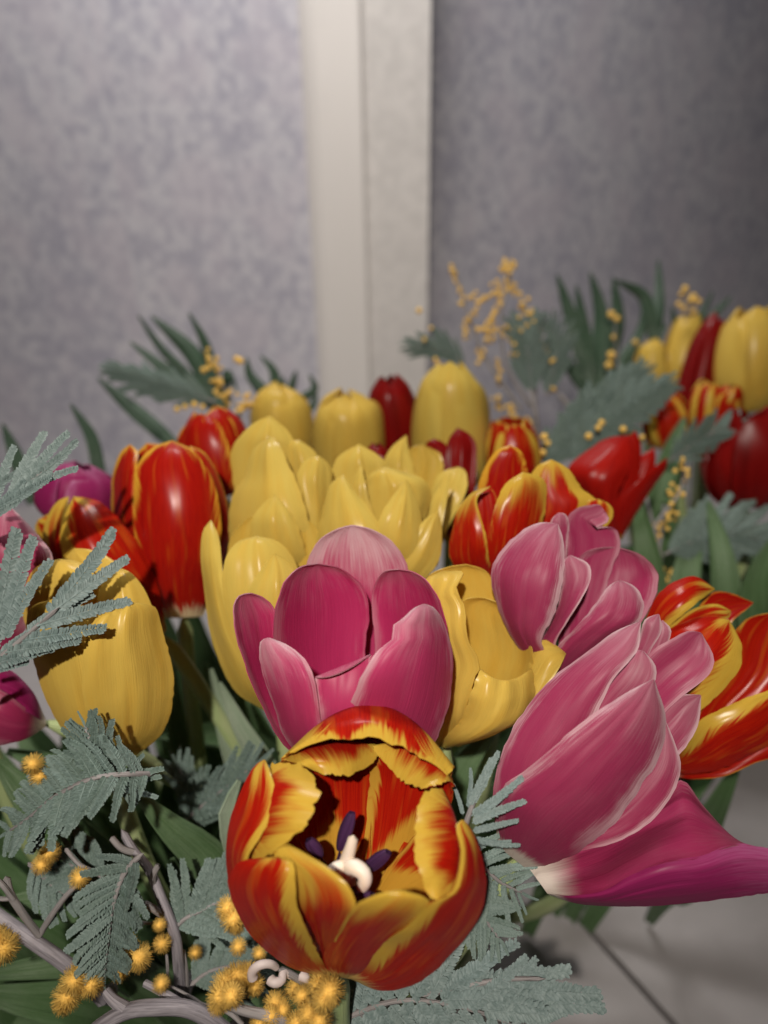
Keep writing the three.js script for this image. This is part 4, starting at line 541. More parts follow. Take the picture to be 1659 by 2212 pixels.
{ // upper left frond reaching in from the border
  const s = sprig('silvery mimosa frond reaching in over the purple magenta tulip', onTable(-60, 2000)), d = 0.222;
  fan(s, [[-70, 1160, d + 0.004], [0, 1095, d], [60, 1045, d], [130, 985, d]], [[-20, 1100, d, 30, 960, d + 0.002], [25, 1075, d, 86, 925, d + 0.004], [45, 1055, d, 143, 930, d], [55, 1048, d - 0.001, 178, 966, d - 0.001], [40, 1062, d - 0.002, 163, 1008, d - 0.003], [-10, 1100, d - 0.003, 110, 1040, d - 0.006], [-40, 1120, d, 60, 1050, d - 0.002], [-50, 1080, d, 45, 1010, d], [-60, 1140, d - 0.003, 40, 1090, d - 0.006]], FM.silver, pinnaNear, 1.05);
  down(s, [-70, 1160, d + 0.004], onTable(-60, 2000), 0.0012);
}
{ // the big silvery frond over the yellow tulip
  const s = sprig('large silvery mimosa frond lying across the big closed yellow tulip', onTable(-40, 2040)), d = 0.218;
  fan(s, [[-80, 1500, d], [-20, 1440, d], [60, 1370, d - 0.002], [130, 1310, d - 0.003]], [
    [-20, 1400, d, 40, 1140, d + 0.004], [5, 1370, d, 70, 1158, d + 0.002], [10, 1380, d - 0.001, 84, 1202, d], [105, 1330, d - 0.003, 262, 1148, d + 0.013], [115, 1320, d - 0.003, 282, 1200, d + 0.011], [80, 1352, d - 0.003, 280, 1288, d + 0.005], [40, 1385, d - 0.002, 220, 1356, d - 0.007], [10, 1410, d - 0.002, 166, 1384, d - 0.007], [-30, 1440, d, 110, 1400, d - 0.006], [-50, 1455, d, 56, 1432, d - 0.003], [-10, 1420, d, 100, 1340, d + 0.002], [-60, 1420, d, 20, 1330, d - 0.002], [60, 1365, d - 0.002, 190, 1270, d + 0.002], [-90, 1440, d, 0, 1400, d]], FM.silver, pinnaNear, 1.05);
  down(s, [-80, 1500, d], onTable(-40, 2040), 0.0013);
}
{ // the lower left branch
  const s = sprig('grey mimosa branch with curled fronds and fluffy heads, crossing the dark leaves', onTable(150, 2140)), d = 0.222;
  twig(s, [[-60, 1935, d + 0.012], [0, 1982, d + 0.01], [75, 2035, d + 0.008], [152, 2090, d + 0.01], [230, 2165, d + 0.02]], 0.0022, 0.0026, SM.wood, 'branch');
  twig(s, [[88, 2025, d + 0.008], [50, 1975, d + 0.003], [22, 1930, d], [12, 1892, d]], 0.0011, 0.0012); twig(s, [[30, 1945, d], [8, 1915, d - 0.002], [-20, 1890, d - 0.002]], 0.0009, 0.0008); twig(s, [[28, 1940, d], [6, 1942, d], [-20, 1935, d]], 0.0007, 0.0007);
  twig(s, [[84, 2022, d + 0.008], [118, 1968, d + 0.006], [160, 1918, d + 0.004], [188, 1902, d + 0.004]], 0.0010, 0.0008);
  down(s, [230, 2165, d + 0.02], onTable(300, 2150), 0.0026);
  const fr = { mat: FM.grey, set: pinnaNear, wide: 1.5 };
  frond(s, [[338, 1672, d - 0.004], [275, 1672, d - 0.012], [205, 1680, d - 0.014], [120, 1720, d - 0.01], [60, 1768, d - 0.004], [12, 1800, d]], { ...fr, n: 13, len: 0.0145, ang: 1.15, tilt: -0.3, fold: 0.7 });
  frond(s, [[250, 1700, d - 0.006], [225, 1655, d - 0.008], [195, 1600, d - 0.008], [182, 1565, d - 0.006]], { ...fr, n: 6, len: 0.011, ang: 0.75, fold: 0.6 });
  fan(s, [[240, 1690, d - 0.006], [265, 1672, d - 0.008], [290, 1665, d - 0.008]], [[255, 1690, d - 0.006, 345, 1648, d - 0.008], [258, 1695, d - 0.006, 345, 1672, d - 0.006], [255, 1700, d - 0.006, 342, 1722, d - 0.004], [250, 1690, d - 0.008, 310, 1632, d - 0.008], [235, 1690, d - 0.008, 270, 1625, d - 0.006], [262, 1700, d - 0.004, 290, 1750, d - 0.002]], FM.grey, pinnaNear, 1.15);
  frond(s, [[312, 1842, d - 0.004], [275, 1875, d - 0.008], [248, 1940, d - 0.01], [235, 2020, d - 0.008], [225, 2110, d - 0.004]], { ...fr, n: 13, len: 0.0135, ang: 0.95, fold: 0.6, yaw: 0.2 });
  frond(s, [[60, 1862, d + 0.01], [100, 1900, d + 0.012], [130, 1925, d + 0.012], [160, 1940, d + 0.012]], { ...fr, mat: FM.grey, n: 5, len: 0.012 });
  frond(s, [[230, 1900, d + 0.012], [190, 1880, d + 0.014], [140, 1865, d + 0.014]], { ...fr, n: 5, len: 0.014 });
  for (const [x, y, r, z] of [[72, 1650, 20, -6], [86, 1676, 19, -4], [106, 1842, 20, 2], [90, 1868, 18, 1], [172, 1897, 19, -2], [8, 2048, 28, 2], [-8, 2028, 24, 2], [182, 2100, 27, -4], [196, 2126, 24, -6], [160, 2118, 25, -8], [146, 2152, 27, -6], [138, 2168, 20, -5], [300, 2068, 25, 2], [276, 2040, 20, 8], [258, 2094, 21, 6], [345, 1998, 13, 6], [350, 2038, 17, 6], [422, 2058, 13, 14], [348, 2126, 16, 2]]) head(s, x, y, d + z / 1000, r);
  twig(s, [[140, 1832, d + 0.008], [172, 1868, d + 0.006], [200, 1882, d + 0.006], [240, 1905, d + 0.008]], 0.0007, 0.0007); twig(s, [[95, 1690, d - 0.003], [108, 1705, d], [140, 1760, d + 0.008]], 0.0005, 0.0006);
}
{ // the upright stem in the lower middle
  const s = sprig('upright pale mimosa stem left of the wide open tulip, bearing round heads', onTable(420, 2180)), d = 0.232;
  twig(s, [[262, 1790, d + 0.01], [290, 1838, d + 0.006], [322, 1878, d + 0.002], [350, 1945, d], [378, 2020, d], [386, 2090, d + 0.004], [392, 2160, d + 0.012]], 0.0013, 0.0021, SM.wood, 'branch');
  twig(s, [[240, 1808, d + 0.004], [262, 1832, d + 0.004], [290, 1842, d + 0.005]], 0.0010, 0.0011); twig(s, [[342, 1868, d - 0.003], [332, 1888, d - 0.002], [330, 1905, d]], 0.0009, 0.0013); twig(s, [[312, 1952, d - 0.004], [335, 1965, d - 0.002], [358, 1980, d]], 0.0011, 0.0013); twig(s, [[300, 1992, d], [325, 1994, d - 0.001], [342, 1990, d]], 0.0006, 0.0004);
  twig(s, [[395, 2050, d + 0.004], [402, 2100, d + 0.006], [405, 2160, d + 0.012]], 0.0008, 0.0009); twig(s, [[360, 2060, d + 0.003], [362, 2100, d + 0.003], [358, 2135, d + 0.005]], 0.0005, 0.0005);
  frond(s, [[368, 2012, d], [400, 1985, d + 0.002], [445, 1962, d + 0.004], [500, 1932, d + 0.006], [540, 1905, d + 0.008]], { mat: FM.grey, set: pinnaSlim, n: 10, len: 0.0175, ang: 1.1, r: 0.0009 });
  frond(s, [[410, 2130, d + 0.006], [450, 2100, d + 0.008], [510, 2085, d + 0.01], [570, 2075, d + 0.012]], { mat: FM.grey, set: pinnaSlim, n: 9, len: 0.015, ang: 1.1 });
  twig(s, [[360, 2128, d], [385, 2140, d - 0.002], [420, 2158, d - 0.002], [440, 2170, d - 0.004], [470, 2172, d - 0.004]], 0.0006, 0.0005);
  down(s, [392, 2160, d + 0.012], onTable(470, 2140), 0.0022);
}
{ // the bottom branch and its clusters of heads
  const s = sprig('thick grey mimosa branch at the bottom with dense yellow clusters under the open tulip', onTable(520, 2230)), d = 0.215;
  twig(s, [[170, 2260, d], [215, 2218, d], [275, 2184, d], [340, 2176, d], [400, 2178, d + 0.002], [440, 2194, d + 0.004], [500, 2240, d + 0.01]], 0.0021, 0.0025, SM.wood, 'branch'); twig(s, [[228, 2140, d + 0.004], [245, 2160, d + 0.002], [275, 2182, d]], 0.0014, 0.0022, SM.wood); twig(s, [[310, 2122, d + 0.012], [345, 2140, d + 0.01], [395, 2172, d + 0.006]], 0.0012, 0.0015, SM.wood);
  twig(s, [[460, 2160, d - 0.01], [525, 2182, d - 0.012], [580, 2195, d - 0.012], [660, 2230, d - 0.01]], 0.0013, 0.0017); twig(s, [[470, 2172, d - 0.01], [505, 2195, d - 0.012], [525, 2215, d - 0.012]], 0.0008, 0.0007);
  for (const [x, y, r, z] of [[488, 2126, 26, -14], [512, 2108, 24, -12], [478, 2152, 26, -18], [500, 2150, 24, -20], [535, 2105, 22, -10], [548, 2128, 20, -8], [470, 2172, 18, -14], [595, 2168, 22, -8], [612, 2182, 18, -10], [585, 2195, 19, -12], [640, 2135, 20, -8], [652, 2150, 20, -12], [690, 2125, 24, -16], [712, 2140, 28, -20], [700, 2158, 24, -20], [668, 2190, 24, -16], [690, 2205, 24, -18], [560, 2212, 18, -12], [640, 2212, 22, -16], [492, 1962, 22, -12], [505, 1985, 24, -14], [515, 1945, 14, -10], [520, 1930, 10, -8], [512, 2002, 15, -12], [515, 2045, 16, -4], [560, 2060, 14, 4]]) head(s, x, y, d + z / 1000, r);
  // pale hooked buds under the open tulip
  for (const pts of [[[548, 2118, -14], [545, 2100, -15], [560, 2085, -16], [582, 2082, -15], [600, 2092, -12]], [[580, 2112, -14], [592, 2122, -15], [608, 2118, -14], [612, 2102, -12], [632, 2110, -10]], [[646, 2105, -12], [660, 2112, -12], [668, 2118, -10]]]) part('bud', tube(pts.map(([x, y, z]) => P(x, y, d + z / 1000)), 0.0015, 0.0009, 14, 9), BM.bud, s);
  twig(s, [[600, 2092, d - 0.012], [640, 2112, d - 0.01], [690, 2150, d - 0.006], [720, 2200, d]], 0.0010, 0.0012);
  down(s, [500, 2240, d + 0.01], onTable(620, 2215), 0.0032);
}
{ // the crisp little frond right of the open tulip and the shaded one below it
  const s = sprig('crisp silvery mimosa frond between the open tulip and the sprawling pink tulip', onTable(900, 2180)), d = 0.193;
  fan(s, [[985, 1850, d + 0.01], [1000, 1800, d + 0.004], [1015, 1755, d + 0.002], [1040, 1690, d + 0.002]], [[1015, 1740, d, 1060, 1634, d + 0.003], [1020, 1735, d + 0.001, 1082, 1626, d + 0.003], [1012, 1745, d + 0.002, 1022, 1660, d + 0.004], [1018, 1762, d, 1139, 1690, d - 0.001], [1020, 1778, d, 1132, 1722, d - 0.001], [1020, 1795, d, 1121, 1772, d - 0.001], [1022, 1812, d, 1122, 1838, d], [1030, 1818, d + 0.001, 1105, 1822, d], [1000, 1760, d + 0.002, 985, 1690, d + 0.004]], FM.silver, pinnaNear, 0.95);
  frond(s, [[995, 1830, d + 0.016], [1040, 1870, d + 0.02], [1080, 1905, d + 0.022], [1130, 1930, d + 0.024]], { mat: FM.grey, set: pinnaNear, n: 6, len: 0.014, ang: 1.1 });
  frond(s, [[980, 1900, d + 0.018], [1020, 1950, d + 0.02], [1050, 1990, d + 0.02], [1080, 2030, d + 0.02]], { mat: FM.grey, set: pinnaSlim, n: 7, len: 0.012, ang: 1.0 });
  down(s, [985, 1850, d + 0.01], onTable(900, 2180), 0.0012);
}
{ // the frond at the bottom, close to the lens
  const s = sprig('broad blue green mimosa frond along the lower border under the open tulip', onTable(700, 2400)), d = 0.212;
  frond(s, [[640, 2235, d + 0.012], [740, 2200, d + 0.008], [860, 2162, d + 0.004], [960, 2168, d + 0.002], [1060, 2195, d], [1160, 2240, d]], { mat: FM.silver, set: pinnaSlim, n: 11, len: 0.027, ang: 1.15, r: 0.0012, wide: 0.95, fold: 0.2 });
  fan(s, [[900, 2150, d + 0.004], [1000, 2130, d + 0.004], [1100, 2115, d + 0.004], [1180, 2115, d + 0.004]], [[940, 2140, d + 0.004, 1110, 2062, d + 0.006], [980, 2138, d + 0.004, 1180, 2085, d + 0.006], [1010, 2135, d + 0.004, 1240, 2105, d + 0.006], [1050, 2140, d + 0.003, 1300, 2132, d + 0.004], [1060, 2160, d + 0.002, 1310, 2165, d + 0.003], [1000, 2150, d + 0.002, 1260, 2190, d + 0.002], [900, 2145, d + 0.004, 1040, 2085, d + 0.006], [960, 2160, d + 0.001, 1180, 2150, d], [1040, 2180, d, 1240, 2212, d]], FM.silver, pinnaSlim, 0.95);
  down(s, [640, 2235, d + 0.012], onTable(640, 2330), 0.0016);
}
{ // grey frond deep between the stems
  const s = sprig('blurred grey mimosa frond deep between the green stems left of the open tulip', onTable(460, 2080)), d = 0.285;
  frond(s, [[380, 1800, d], [420, 1755, d - 0.004], [470, 1715, d - 0.008], [555, 1650, d - 0.012]], { mat: FM.grey, set: pinnaSlim, n: 6, len: 0.02, ang: 0.6 }); frond(s, [[430, 1790, d], [415, 1740, d], [400, 1690, d], [385, 1655, d]], { mat: FM.grey, set: pinnaSlim, n: 5, len: 0.016, ang: 0.5 });
  down(s, [380, 1800, d], onTable(460, 2080), 0.0012);
}
// far sprigs
function cluster(s, list, d, r, mat = BM.ball) { for (const [x, y] of list) head(s, x + (rf() - 0.5) * 6, y + (rf() - 0.5) * 6, d + (rf() - 0.5) * 0.03, r * (0.8 + 0.45 * rf()), mat, ballsFar); }
function along(a, n, w) { const c = new THREE.CatmullRomCurve3(a.map(([x, y]) => V(x, y, 0))), out = []; for (let k = 0; k < n; k++) { const p = c.getPoint(k / (n - 1)); out.push([p.x + (rf() - 0.5) * w, p.y + (rf() - 0.5) * w]); } return out; }
{
  const s = sprig('far sprig of orange yellow mimosa heads standing against the right wall panel', onTable(1080, 1420), 'far mimosa sprigs'), d = 0.5;
  const z = (x, y) => [828.4 + 0.2645 * x, 521.2 + 0.2645 * y];   // zoom of the upper middle
  for (const [a, n, w] of [[[[570, 180], [560, 260], [620, 380], [630, 530]], 9, 26], [[[700, 450], [740, 430], [720, 460]], 3, 20], [[[880, 430], [810, 480], [740, 580], [670, 690], [670, 800]], 16, 34], [[[1030, 150], [1010, 220], [1010, 330], [1060, 380], [1100, 470]], 18, 70], [[[960, 215], [1070, 215]], 4, 16], [[[900, 360], [960, 430], [960, 520], [900, 600], [860, 680]], 22, 60], [[[1160, 470], [1140, 570], [1220, 560], [1100, 640]], 9, 40], [[[760, 740], [940, 720], [1120, 720], [1290, 670]], 18, 46], [[[860, 700], [860, 800], [780, 900], [790, 990]], 16, 50], [[[940, 790], [1080, 800], [1090, 900], [1060, 950]], 10, 60], [[[930, 960], [940, 1080], [945, 1170]], 6, 20], [[[1250, 680], [1270, 780], [1330, 890], [1390, 1000]], 8, 40], [[[910, 1270], [930, 1380]], 4, 30], [[[1030, 1340], [1050, 1470]], 6, 40], [[[1190, 1440], [1190, 1540], [1340, 1650]], 7, 40], [[[1390, 1200], [1360, 1230]], 3, 30]]) cluster(s, along(a.map(p => z(...p)), Math.round(n * 1.7), w * 0.34), d, 4.6);
  for (const a of [[[570, 190], [640, 420], [690, 600], [860, 1000], [1150, 1400]], [[1030, 160], [1010, 400], [960, 620], [1000, 1000], [1220, 1380]], [[1290, 680], [1270, 900], [1240, 1150], [1240, 1480]]]) twig(s, a.map(p => [...z(...p), d + 0.004]), 0.0006, 0.0014);
  twig(s, [[1120, 800, d], [1145, 845, d - 0.01], [1158, 900, d - 0.01], [1160, 960, d]], 0.0012, 0.002); twig(s, [[1205, 850, d], [1225, 872, d], [1240, 920, d]], 0.0018, 0.002);
  frond(s, [[1150, 860, d - 0.01], [1145, 800, d - 0.01], [1140, 740, d - 0.01], [1138, 690, d]], { mat: FM.grey, set: pinnaSlim, n: 7, len: 0.026, ang: 0.6 }); frond(s, [[1180, 860, d], [1195, 800, d], [1205, 740, d], [1190, 700, d]], { mat: FM.grey, set: pinnaSlim, n: 7, len: 0.022, ang: 0.6 });
  frond(s, [[1010, 790, d], [985, 770, d], [950, 755, d], [890, 745, d]], { mat: FM.grey, set: pinnaSlim, n: 6, len: 0.02, ang: 0.55 });
  cluster(s, [[915, 735], [925, 745], [935, 750], [930, 710], [938, 775], [945, 785], [908, 672]], d, 6);
  down(s, [1160, 960, d], onTable(1080, 1420), 0.0022);
}
{
  const s = sprig('far sprig of small yellow mimosa heads in front of the left palm leaf', onTable(560, 1480), 'far mimosa sprigs'), d = 0.45;
  cluster(s, along([[450, 770], [470, 800], [462, 830], [490, 850], [520, 880], [540, 860]], 48, 34), d, 5.2); cluster(s, [[510, 778], [520, 782], [440, 800], [452, 775], [382, 882], [400, 876], [420, 872], [440, 878]], d, 7);
  twig(s, [[455, 765, d], [475, 820, d], [505, 870, d], [540, 960, d]], 0.0006, 0.0014); frond(s, [[470, 870, d + 0.02], [400, 845, d + 0.02], [320, 825, d + 0.02], [240, 800, d + 0.02]], { mat: FM.grey, set: pinnaSlim, n: 12, len: 0.022, ang: 0.5 });
  down(s, [540, 960, d], onTable(560, 1480), 0.0016);
}
{
  const s = sprig('two broad grey mimosa fronds slanting up behind the plain red tulip', onTable(1200, 1500), 'far mimosa sprigs'), d = 0.43;
  frond(s, [[1160, 1020, d], [1220, 950, d], [1300, 870, d], [1385, 800, d]], { mat: FM.grey, set: pinnaSlim, n: 15, len: 0.02, ang: 0.75, wide: 1.5 }); frond(s, [[1230, 1010, d - 0.01], [1300, 930, d - 0.01], [1370, 870, d - 0.01], [1440, 830, d - 0.01]], { mat: FM.grey, set: pinnaSlim, n: 14, len: 0.02, ang: 0.75, wide: 1.5 });
  cluster(s, [[1282, 905], [1290, 925], [1300, 915], [1276, 935], [1270, 945], [1180, 960], [1172, 975], [1175, 945], [1345, 930], [1365, 935], [1385, 945], [1378, 955]], d - 0.012, 8);
  down(s, [1160, 1020, d], onTable(1200, 1500), 0.0016);
}
{
  const s = sprig('thin mimosa with pale yellow heads in the green shade right of the notched pink tulip', onTable(1380, 1560), 'far mimosa sprigs'), d = 0.4;
  cluster(s, along([[1480, 1000], [1470, 1040], [1450, 1080], [1440, 1130], [1410, 1150], [1400, 1200], [1420, 1240], [1440, 1230]], 54, 36), d, 5.6);
  twig(s, [[1478, 990, d], [1470, 1060, d], [1415, 1140, d], [1425, 1190, d], [1430, 1260, d]], 0.0006, 0.0012); frond(s, [[1430, 1200, d], [1500, 1170, d], [1580, 1155, d], [1670, 1175, d]], { mat: FM.grey, set: pinnaSlim, n: 11, len: 0.028, ang: 0.7 }); frond(s, [[1440, 1000, 0.43], [1490, 965, 0.42], [1540, 935, 0.41], [1590, 915, 0.41]], { mat: FM.grey, set: pinnaSlim, n: 8, len: 0.018, ang: 0.7 });
  cluster(s, [[1322, 680], [1330, 690], [1325, 730], [1320, 768], [1318, 790], [1370, 740], [1470, 640], [1480, 625], [1490, 650], [1500, 640], [1465, 655], [1512, 652], [1480, 668], [1500, 672]], 0.56, 8); twig(s, [[1328, 675, 0.56], [1330, 740, 0.56], [1345, 860, 0.55], [1425, 1190, 0.42]], 0.0006, 0.001); twig(s, [[1485, 625, 0.56], [1490, 700, 0.57], [1460, 860, 0.57], [1425, 1190, 0.42]], 0.0006, 0.001);
  down(s, [1430, 1260, d], onTable(1380, 1560), 0.0014);
}
// ---------------------------------------------------------------- palm leaves
function palm(label, hub, foot, list, d) {
  const t = thing('palm_leaf', label, 'palm leaf', foot, 'palm leaves behind the tulips'), h = P(...hub);
  part('stalk', tube([h, h.clone().lerp(foot, 0.4).add(V(0, 0.03, 0)), foot.clone().setY(0.001)], 0.0018, 0.0024, 20, 8), SM.stem, t);
  list.forEach(([tx, ty, mx, my, w, dd = 0, bx, by], k) => { const a = bx === undefined ? h : P(bx, by, d), m = P(mx, my, d + dd * 0.5), e = P(tx, ty, d + dd); part('leaflet', blade([a, a.clone().lerp(m, 0.5).add(V(0, 0.001, 0)), m, e], w / F * d, { prof: v => Math.pow(Math.sin(Math.PI * Math.min(1, 0.12 + 0.86 * v)), 0.8), cup: -0.3, turn: 0.25 * Math.sin(k * 2.3), nu: 6, nv: 22, seed: 60 + k }), LM.palm, t); });
  return t;
}
palm('dark green palm leaf fanned out left of the cream wall strip', [490, 900, 0.5], onTable(540, 1450), [[211, 816, 300, 895, 17, 0, 400, 985], [280, 738, 360, 800, 15], [298, 680, 350, 755, 11], [327, 683, 415, 762, 19], [408, 676, 440, 735, 12], [515, 848, 490, 800, 8]], 0.5);
palm('dark green palm leaf with arching leaflets behind the pointed golden tulip', [610, 900, 0.53], onTable(590, 1400), [[533, 772, 540, 810, 13], [562, 768, 590, 800, 12], [612, 812, 612, 850, 8], [640, 800, 632, 830, 10], [668, 808, 680, 840, 10], [685, 850, 672, 880, 10]], 0.53);
palm('dark green palm leaf rising at the border beside the purple magenta tulip', [230, 1080, 0.45], onTable(300, 1600), [[152, 872, 195, 940, 14], [5, 915, 35, 985, 16, 0, 70, 1090], [200, 1000, 215, 1030, 10]], 0.45);
palm('tall spiky dark palm leaf against the right wall panel', [1290, 880, 0.58], onTable(1290, 1380), [[1203, 592, 1232, 680, 17], [1245, 615, 1260, 700, 15], [1275, 588, 1298, 680, 19], [1325, 598, 1335, 690, 17], [1330, 605, 1390, 640, 14, 0, 1420, 760], [1390, 655, 1385, 710, 14], [1422, 560, 1425, 650, 12, 0.02, 1410, 800], [1180, 740, 1220, 780, 14], [1440, 700, 1400, 760, 16]], 0.58);
palm('dark green palm leaf in the shade behind the far slender red tulip', [1500, 860, 0.62], onTable(1470, 1330), [[1580, 640, 1530, 700, 14], [1540, 628, 1510, 700, 12], [1655, 690, 1590, 740, 14], [1450, 660, 1470, 740, 12]], 0.62);

// ---------------------------------------------------------------- broad tulip leaves seen between the flowers
function looseLeaf(label, px, w, mat, o = {}) {
  const pts = px.map(p => P(...p)), foot = o.foot || standAt(pts[0], 0.6), t = thing('tulip_leaf', label, 'leaf', foot, 'broad tulip leaves');
  const a = pts[0], b = foot.clone().setY(0.003);
  part('blade', blade([b, b.clone().lerp(a, 0.55).add(V(0, 0.008, 0)), ...pts], w / 1000, { seed: 300 + Math.round(px[0][0]), cup: o.cup ?? 0.35, turn: o.turn || 0, twist: o.twist || 0, nu: 12, nv: 40, prof: v => Math.pow(Math.sin(Math.PI * Math.min(1, 0.14 + 0.855 * v)), 0.7) * (0.55 + 0.45 * sst(0.1, 0.5, v)) }), mat, t);
  return t;
}
looseLeaf('broad folded green tulip leaf between the mimosa stem and the open tulip', [[500, 1930, 0.27], [440, 1850, 0.262], [370, 1790, 0.252], [295, 1715, 0.246]], 12.5, LM.leaf, { cup: -0.5 });
looseLeaf('pale green tulip leaf tucked against the left side of the open tulip', [[540, 1900, 0.27], [510, 1830, 0.262], [490, 1760, 0.26], [520, 1680, 0.262]], 10, LM.leafPale);
looseLeaf('pale green tulip leaf beside the pale tipped pink tulip', [[600, 1720, 0.31], [560, 1640, 0.305], [515, 1560, 0.30], [470, 1470, 0.30]], 9.5, LM.leafPale, { cup: 0.2 });
looseLeaf('pale narrow tulip leaf right of the bare pale stem', [[545, 1740, 0.325], [515, 1660, 0.32], [485, 1570, 0.315], [455, 1440, 0.31]], 8, LM.leafPale, { cup: 0.3 });
looseLeaf('dark green tulip leaf behind the big closed yellow tulip', [[430, 1760, 0.34], [400, 1640, 0.335], [375, 1520, 0.33], [370, 1400, 0.33]], 9, LM.leafGreen);
looseLeaf('dark broad tulip leaf under the curled mimosa fronds', [[200, 1880, 0.28], [130, 1800, 0.272], [60, 1720, 0.268], [-10, 1640, 0.268]], 17, LM.leafGreen);
looseLeaf('dark striped tulip leaf lying level behind the grey branch', [[330, 1990, 0.29], [230, 1945, 0.275], [110, 1950, 0.262], [-40, 1960, 0.255]], 15, LM.leafGreen, { cup: 0.1 });
looseLeaf('mid green tulip leaf below the grey branch at the border', [[250, 2090, 0.27], [170, 2080, 0.262], [80, 2090, 0.254], [-60, 2110, 0.25]], 9, LM.leaf, { cup: 0.5 });
looseLeaf('dark tulip leaf low in the corner under the fluffy heads', [[260, 2190, 0.30], [160, 2170, 0.28], [60, 2160, 0.27], [-60, 2140, 0.265]], 14, LM.leafGreen);
looseLeaf('dark tulip leaf under the upright mimosa stem', [[470, 2120, 0.31], [400, 2060, 0.295], [330, 2020, 0.285], [240, 2000, 0.28]], 14, LM.leafGreen);
looseLeaf('mid green tulip leaf rising behind the upright mimosa stem', [[460, 2060, 0.30], [425, 1980, 0.28], [395, 1920, 0.272], [370, 1850, 0.268]], 9, LM.leaf);
looseLeaf('dark tulip leaf under the pink tulip lying sideways', [[250, 1760, 0.31], [170, 1690, 0.30], [100, 1650, 0.295], [10, 1620, 0.29]], 13, LM.leafGreen);
looseLeaf('dark green tulip leaf between the open tulip and the crinkled yellow tulip', [[960, 1760, 0.29], [985, 1690, 0.285], [1020, 1630, 0.282], [1080, 1560, 0.28]], 13, LM.leaf);
looseLeaf('dark leaf in the gap below the crinkled yellow tulip', [[940, 1800, 0.31], [970, 1700, 0.305], [1005, 1640, 0.30], [1040, 1580, 0.30]], 16, LM.leafGreen);
looseLeaf('green tulip leaf in the shade below the far deep red tulip', [[1560, 1400, 0.40], [1570, 1290, 0.39], [1560, 1200, 0.39], [1530, 1080, 0.40]], 13, LM.leaf);
looseLeaf('dark tulip leaf behind the red and yellow tulip at the border', [[1480, 1420, 0.41], [1475, 1300, 0.40], [1490, 1200, 0.40], [1510, 1090, 0.41]], 14, LM.leafGreen);
looseLeaf('broad green tulip leaf at the right border over the loose red and yellow tulip', [[1640, 1420, 0.39], [1630, 1320, 0.38], [1640, 1240, 0.375], [1680, 1150, 0.37]], 15, LM.leafGreen);
looseLeaf('dark tulip leaf between the notched pink tulip and the plain red one', [[1400, 1400, 0.38], [1405, 1260, 0.37], [1390, 1150, 0.37], [1370, 1060, 0.38]], 13, LM.leafGreen);
looseLeaf('long dark tulip leaf below the loose red and yellow tulip', [[1480, 1900, 0.40], [1520, 1800, 0.38], [1560, 1720, 0.36], [1600, 1640, 0.35]], 9, LM.leafGreen, { foot: onTable(1400, 2000) });
looseLeaf('green tulip leaf behind the far grey fronds', [[1250, 1180, 0.47], [1260, 1080, 0.47], [1290, 1000, 0.47], [1350, 920, 0.48]], 13, LM.leafGreen);
looseLeaf('dark tulip leaf standing behind the plain red tulip', [[1420, 1200, 0.47], [1430, 1080, 0.46], [1450, 980, 0.46], [1480, 900, 0.47]], 14, LM.leafGreen);

const lowLeaf = ['upright dark leaf behind the topmost pair of fluffy heads', 'upright dark leaf behind the middle of the curled frond', 'upright dark leaf below the base of the big closed yellow tulip', 'upright dark leaf behind the blurred grey frond', 'dark leaf behind the pale forked twig of the grey branch', 'dark leaf behind the small twig with a single round head', 'dark leaf beneath the hanging curled frond', 'lowest dark leaf below the thick bottom branch', 'dark leaf between the hanging frond and the upright mimosa stem', 'dark leaf behind the shaded frond beside the open tulip', 'dark leaf behind the dense heads under the open tulip', 'upright dark leaf touching the open tulip from behind', 'shaded leaf behind the pale narrow tulip leaf', 'shaded leaf behind the bare pale green stem', 'shaded leaf behind the pale leaf beside the pale tipped pink tulip', 'shaded leaf behind the sideways pink tulip', 'shaded leaf behind the stem of the sideways pink tulip', 'shaded leaf at the border beneath the sideways pink tulip', 'deep shaded leaf under the yellow tulip with the upright left petal', 'deep shaded leaf under the big glossy red tulip', 'dark leaf at the border beside the fluffy heads of the grey branch'];
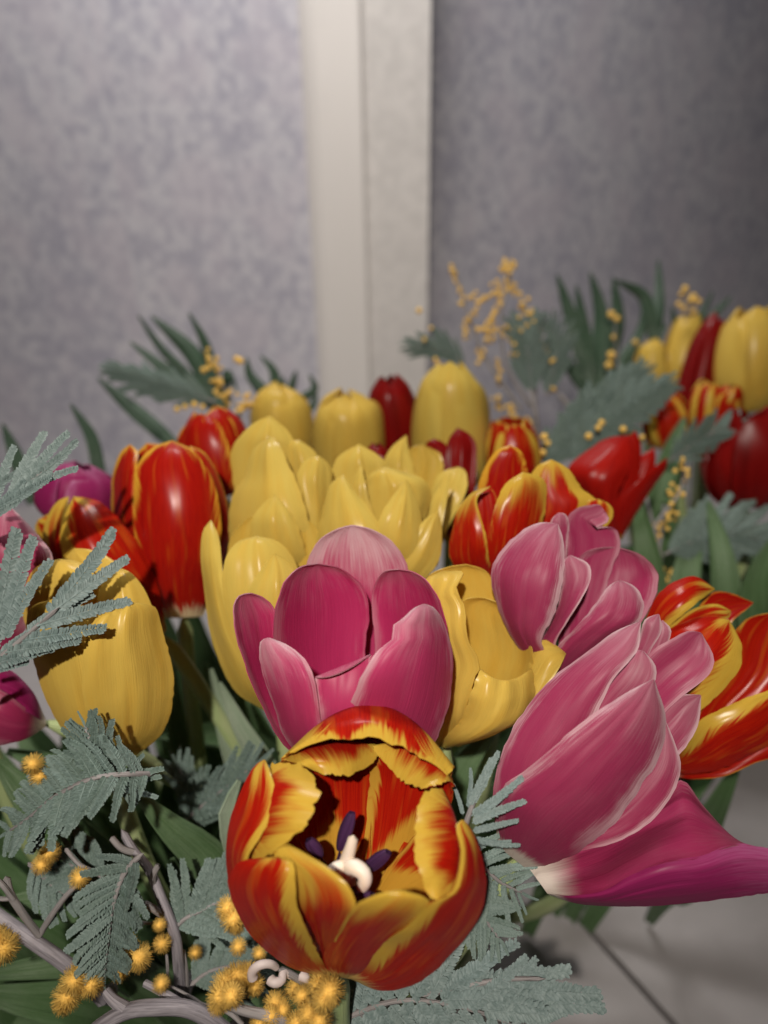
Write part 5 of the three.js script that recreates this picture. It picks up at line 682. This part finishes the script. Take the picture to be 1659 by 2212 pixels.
[[[150, 1990, 0.34], [100, 1880, 0.33], [50, 1780, 0.325], [20, 1660, 0.32]], [[260, 1990, 0.345], [210, 1880, 0.335], [170, 1780, 0.33], [160, 1640, 0.325]], [[330, 1960, 0.345], [300, 1850, 0.34], [290, 1740, 0.335], [310, 1600, 0.33]], [[420, 1900, 0.35], [400, 1800, 0.345], [400, 1700, 0.34], [430, 1560, 0.335]], [[120, 2110, 0.32], [60, 2010, 0.31], [10, 1920, 0.305], [-60, 1820, 0.30]], [[220, 2150, 0.33], [160, 2060, 0.315], [90, 2000, 0.305], [0, 1940, 0.30]], [[300, 2200, 0.34], [210, 2140, 0.32], [110, 2110, 0.31], [-20, 2080, 0.30]], [[330, 2260, 0.34], [220, 2220, 0.32], [110, 2200, 0.31], [-30, 2200, 0.30]], [[420, 2230, 0.34], [340, 2160, 0.33], [260, 2100, 0.32], [180, 2050, 0.315]], [[560, 2220, 0.33], [500, 2150, 0.32], [430, 2110, 0.315], [350, 2080, 0.31]], [[640, 2260, 0.32], [580, 2200, 0.31], [520, 2160, 0.305], [440, 2140, 0.30]], [[520, 1980, 0.34], [500, 1880, 0.335], [510, 1790, 0.33], [560, 1700, 0.33]], [[520, 1800, 0.40], [490, 1680, 0.39], [470, 1570, 0.38], [440, 1430, 0.38]], [[470, 1780, 0.42], [430, 1660, 0.41], [400, 1550, 0.40], [370, 1400, 0.40]], [[600, 1800, 0.41], [580, 1700, 0.40], [550, 1600, 0.39], [520, 1480, 0.39]], [[180, 1850, 0.40], [130, 1740, 0.39], [90, 1640, 0.38], [40, 1540, 0.38]], [[260, 1850, 0.42], [220, 1740, 0.41], [180, 1640, 0.40], [150, 1500, 0.40]], [[90, 1860, 0.38], [40, 1760, 0.37], [0, 1680, 0.36], [-50, 1580, 0.36]], [[520, 1640, 0.46], [470, 1520, 0.45], [430, 1420, 0.44], [400, 1280, 0.44]], [[420, 1620, 0.46], [380, 1500, 0.45], [350, 1400, 0.44], [330, 1280, 0.44]], [[20, 2120, 0.30], [-20, 2060, 0.29], [-50, 2000, 0.285], [-80, 1900, 0.28]]].forEach((px, k) => looseLeaf(lowLeaf[k], px, 17 + (k * 5) % 6, LM.leafGreen, { cup: 0.2, foot: standAt(P(...px[0]), 0.8) }));

renderer.render(scene, camera);
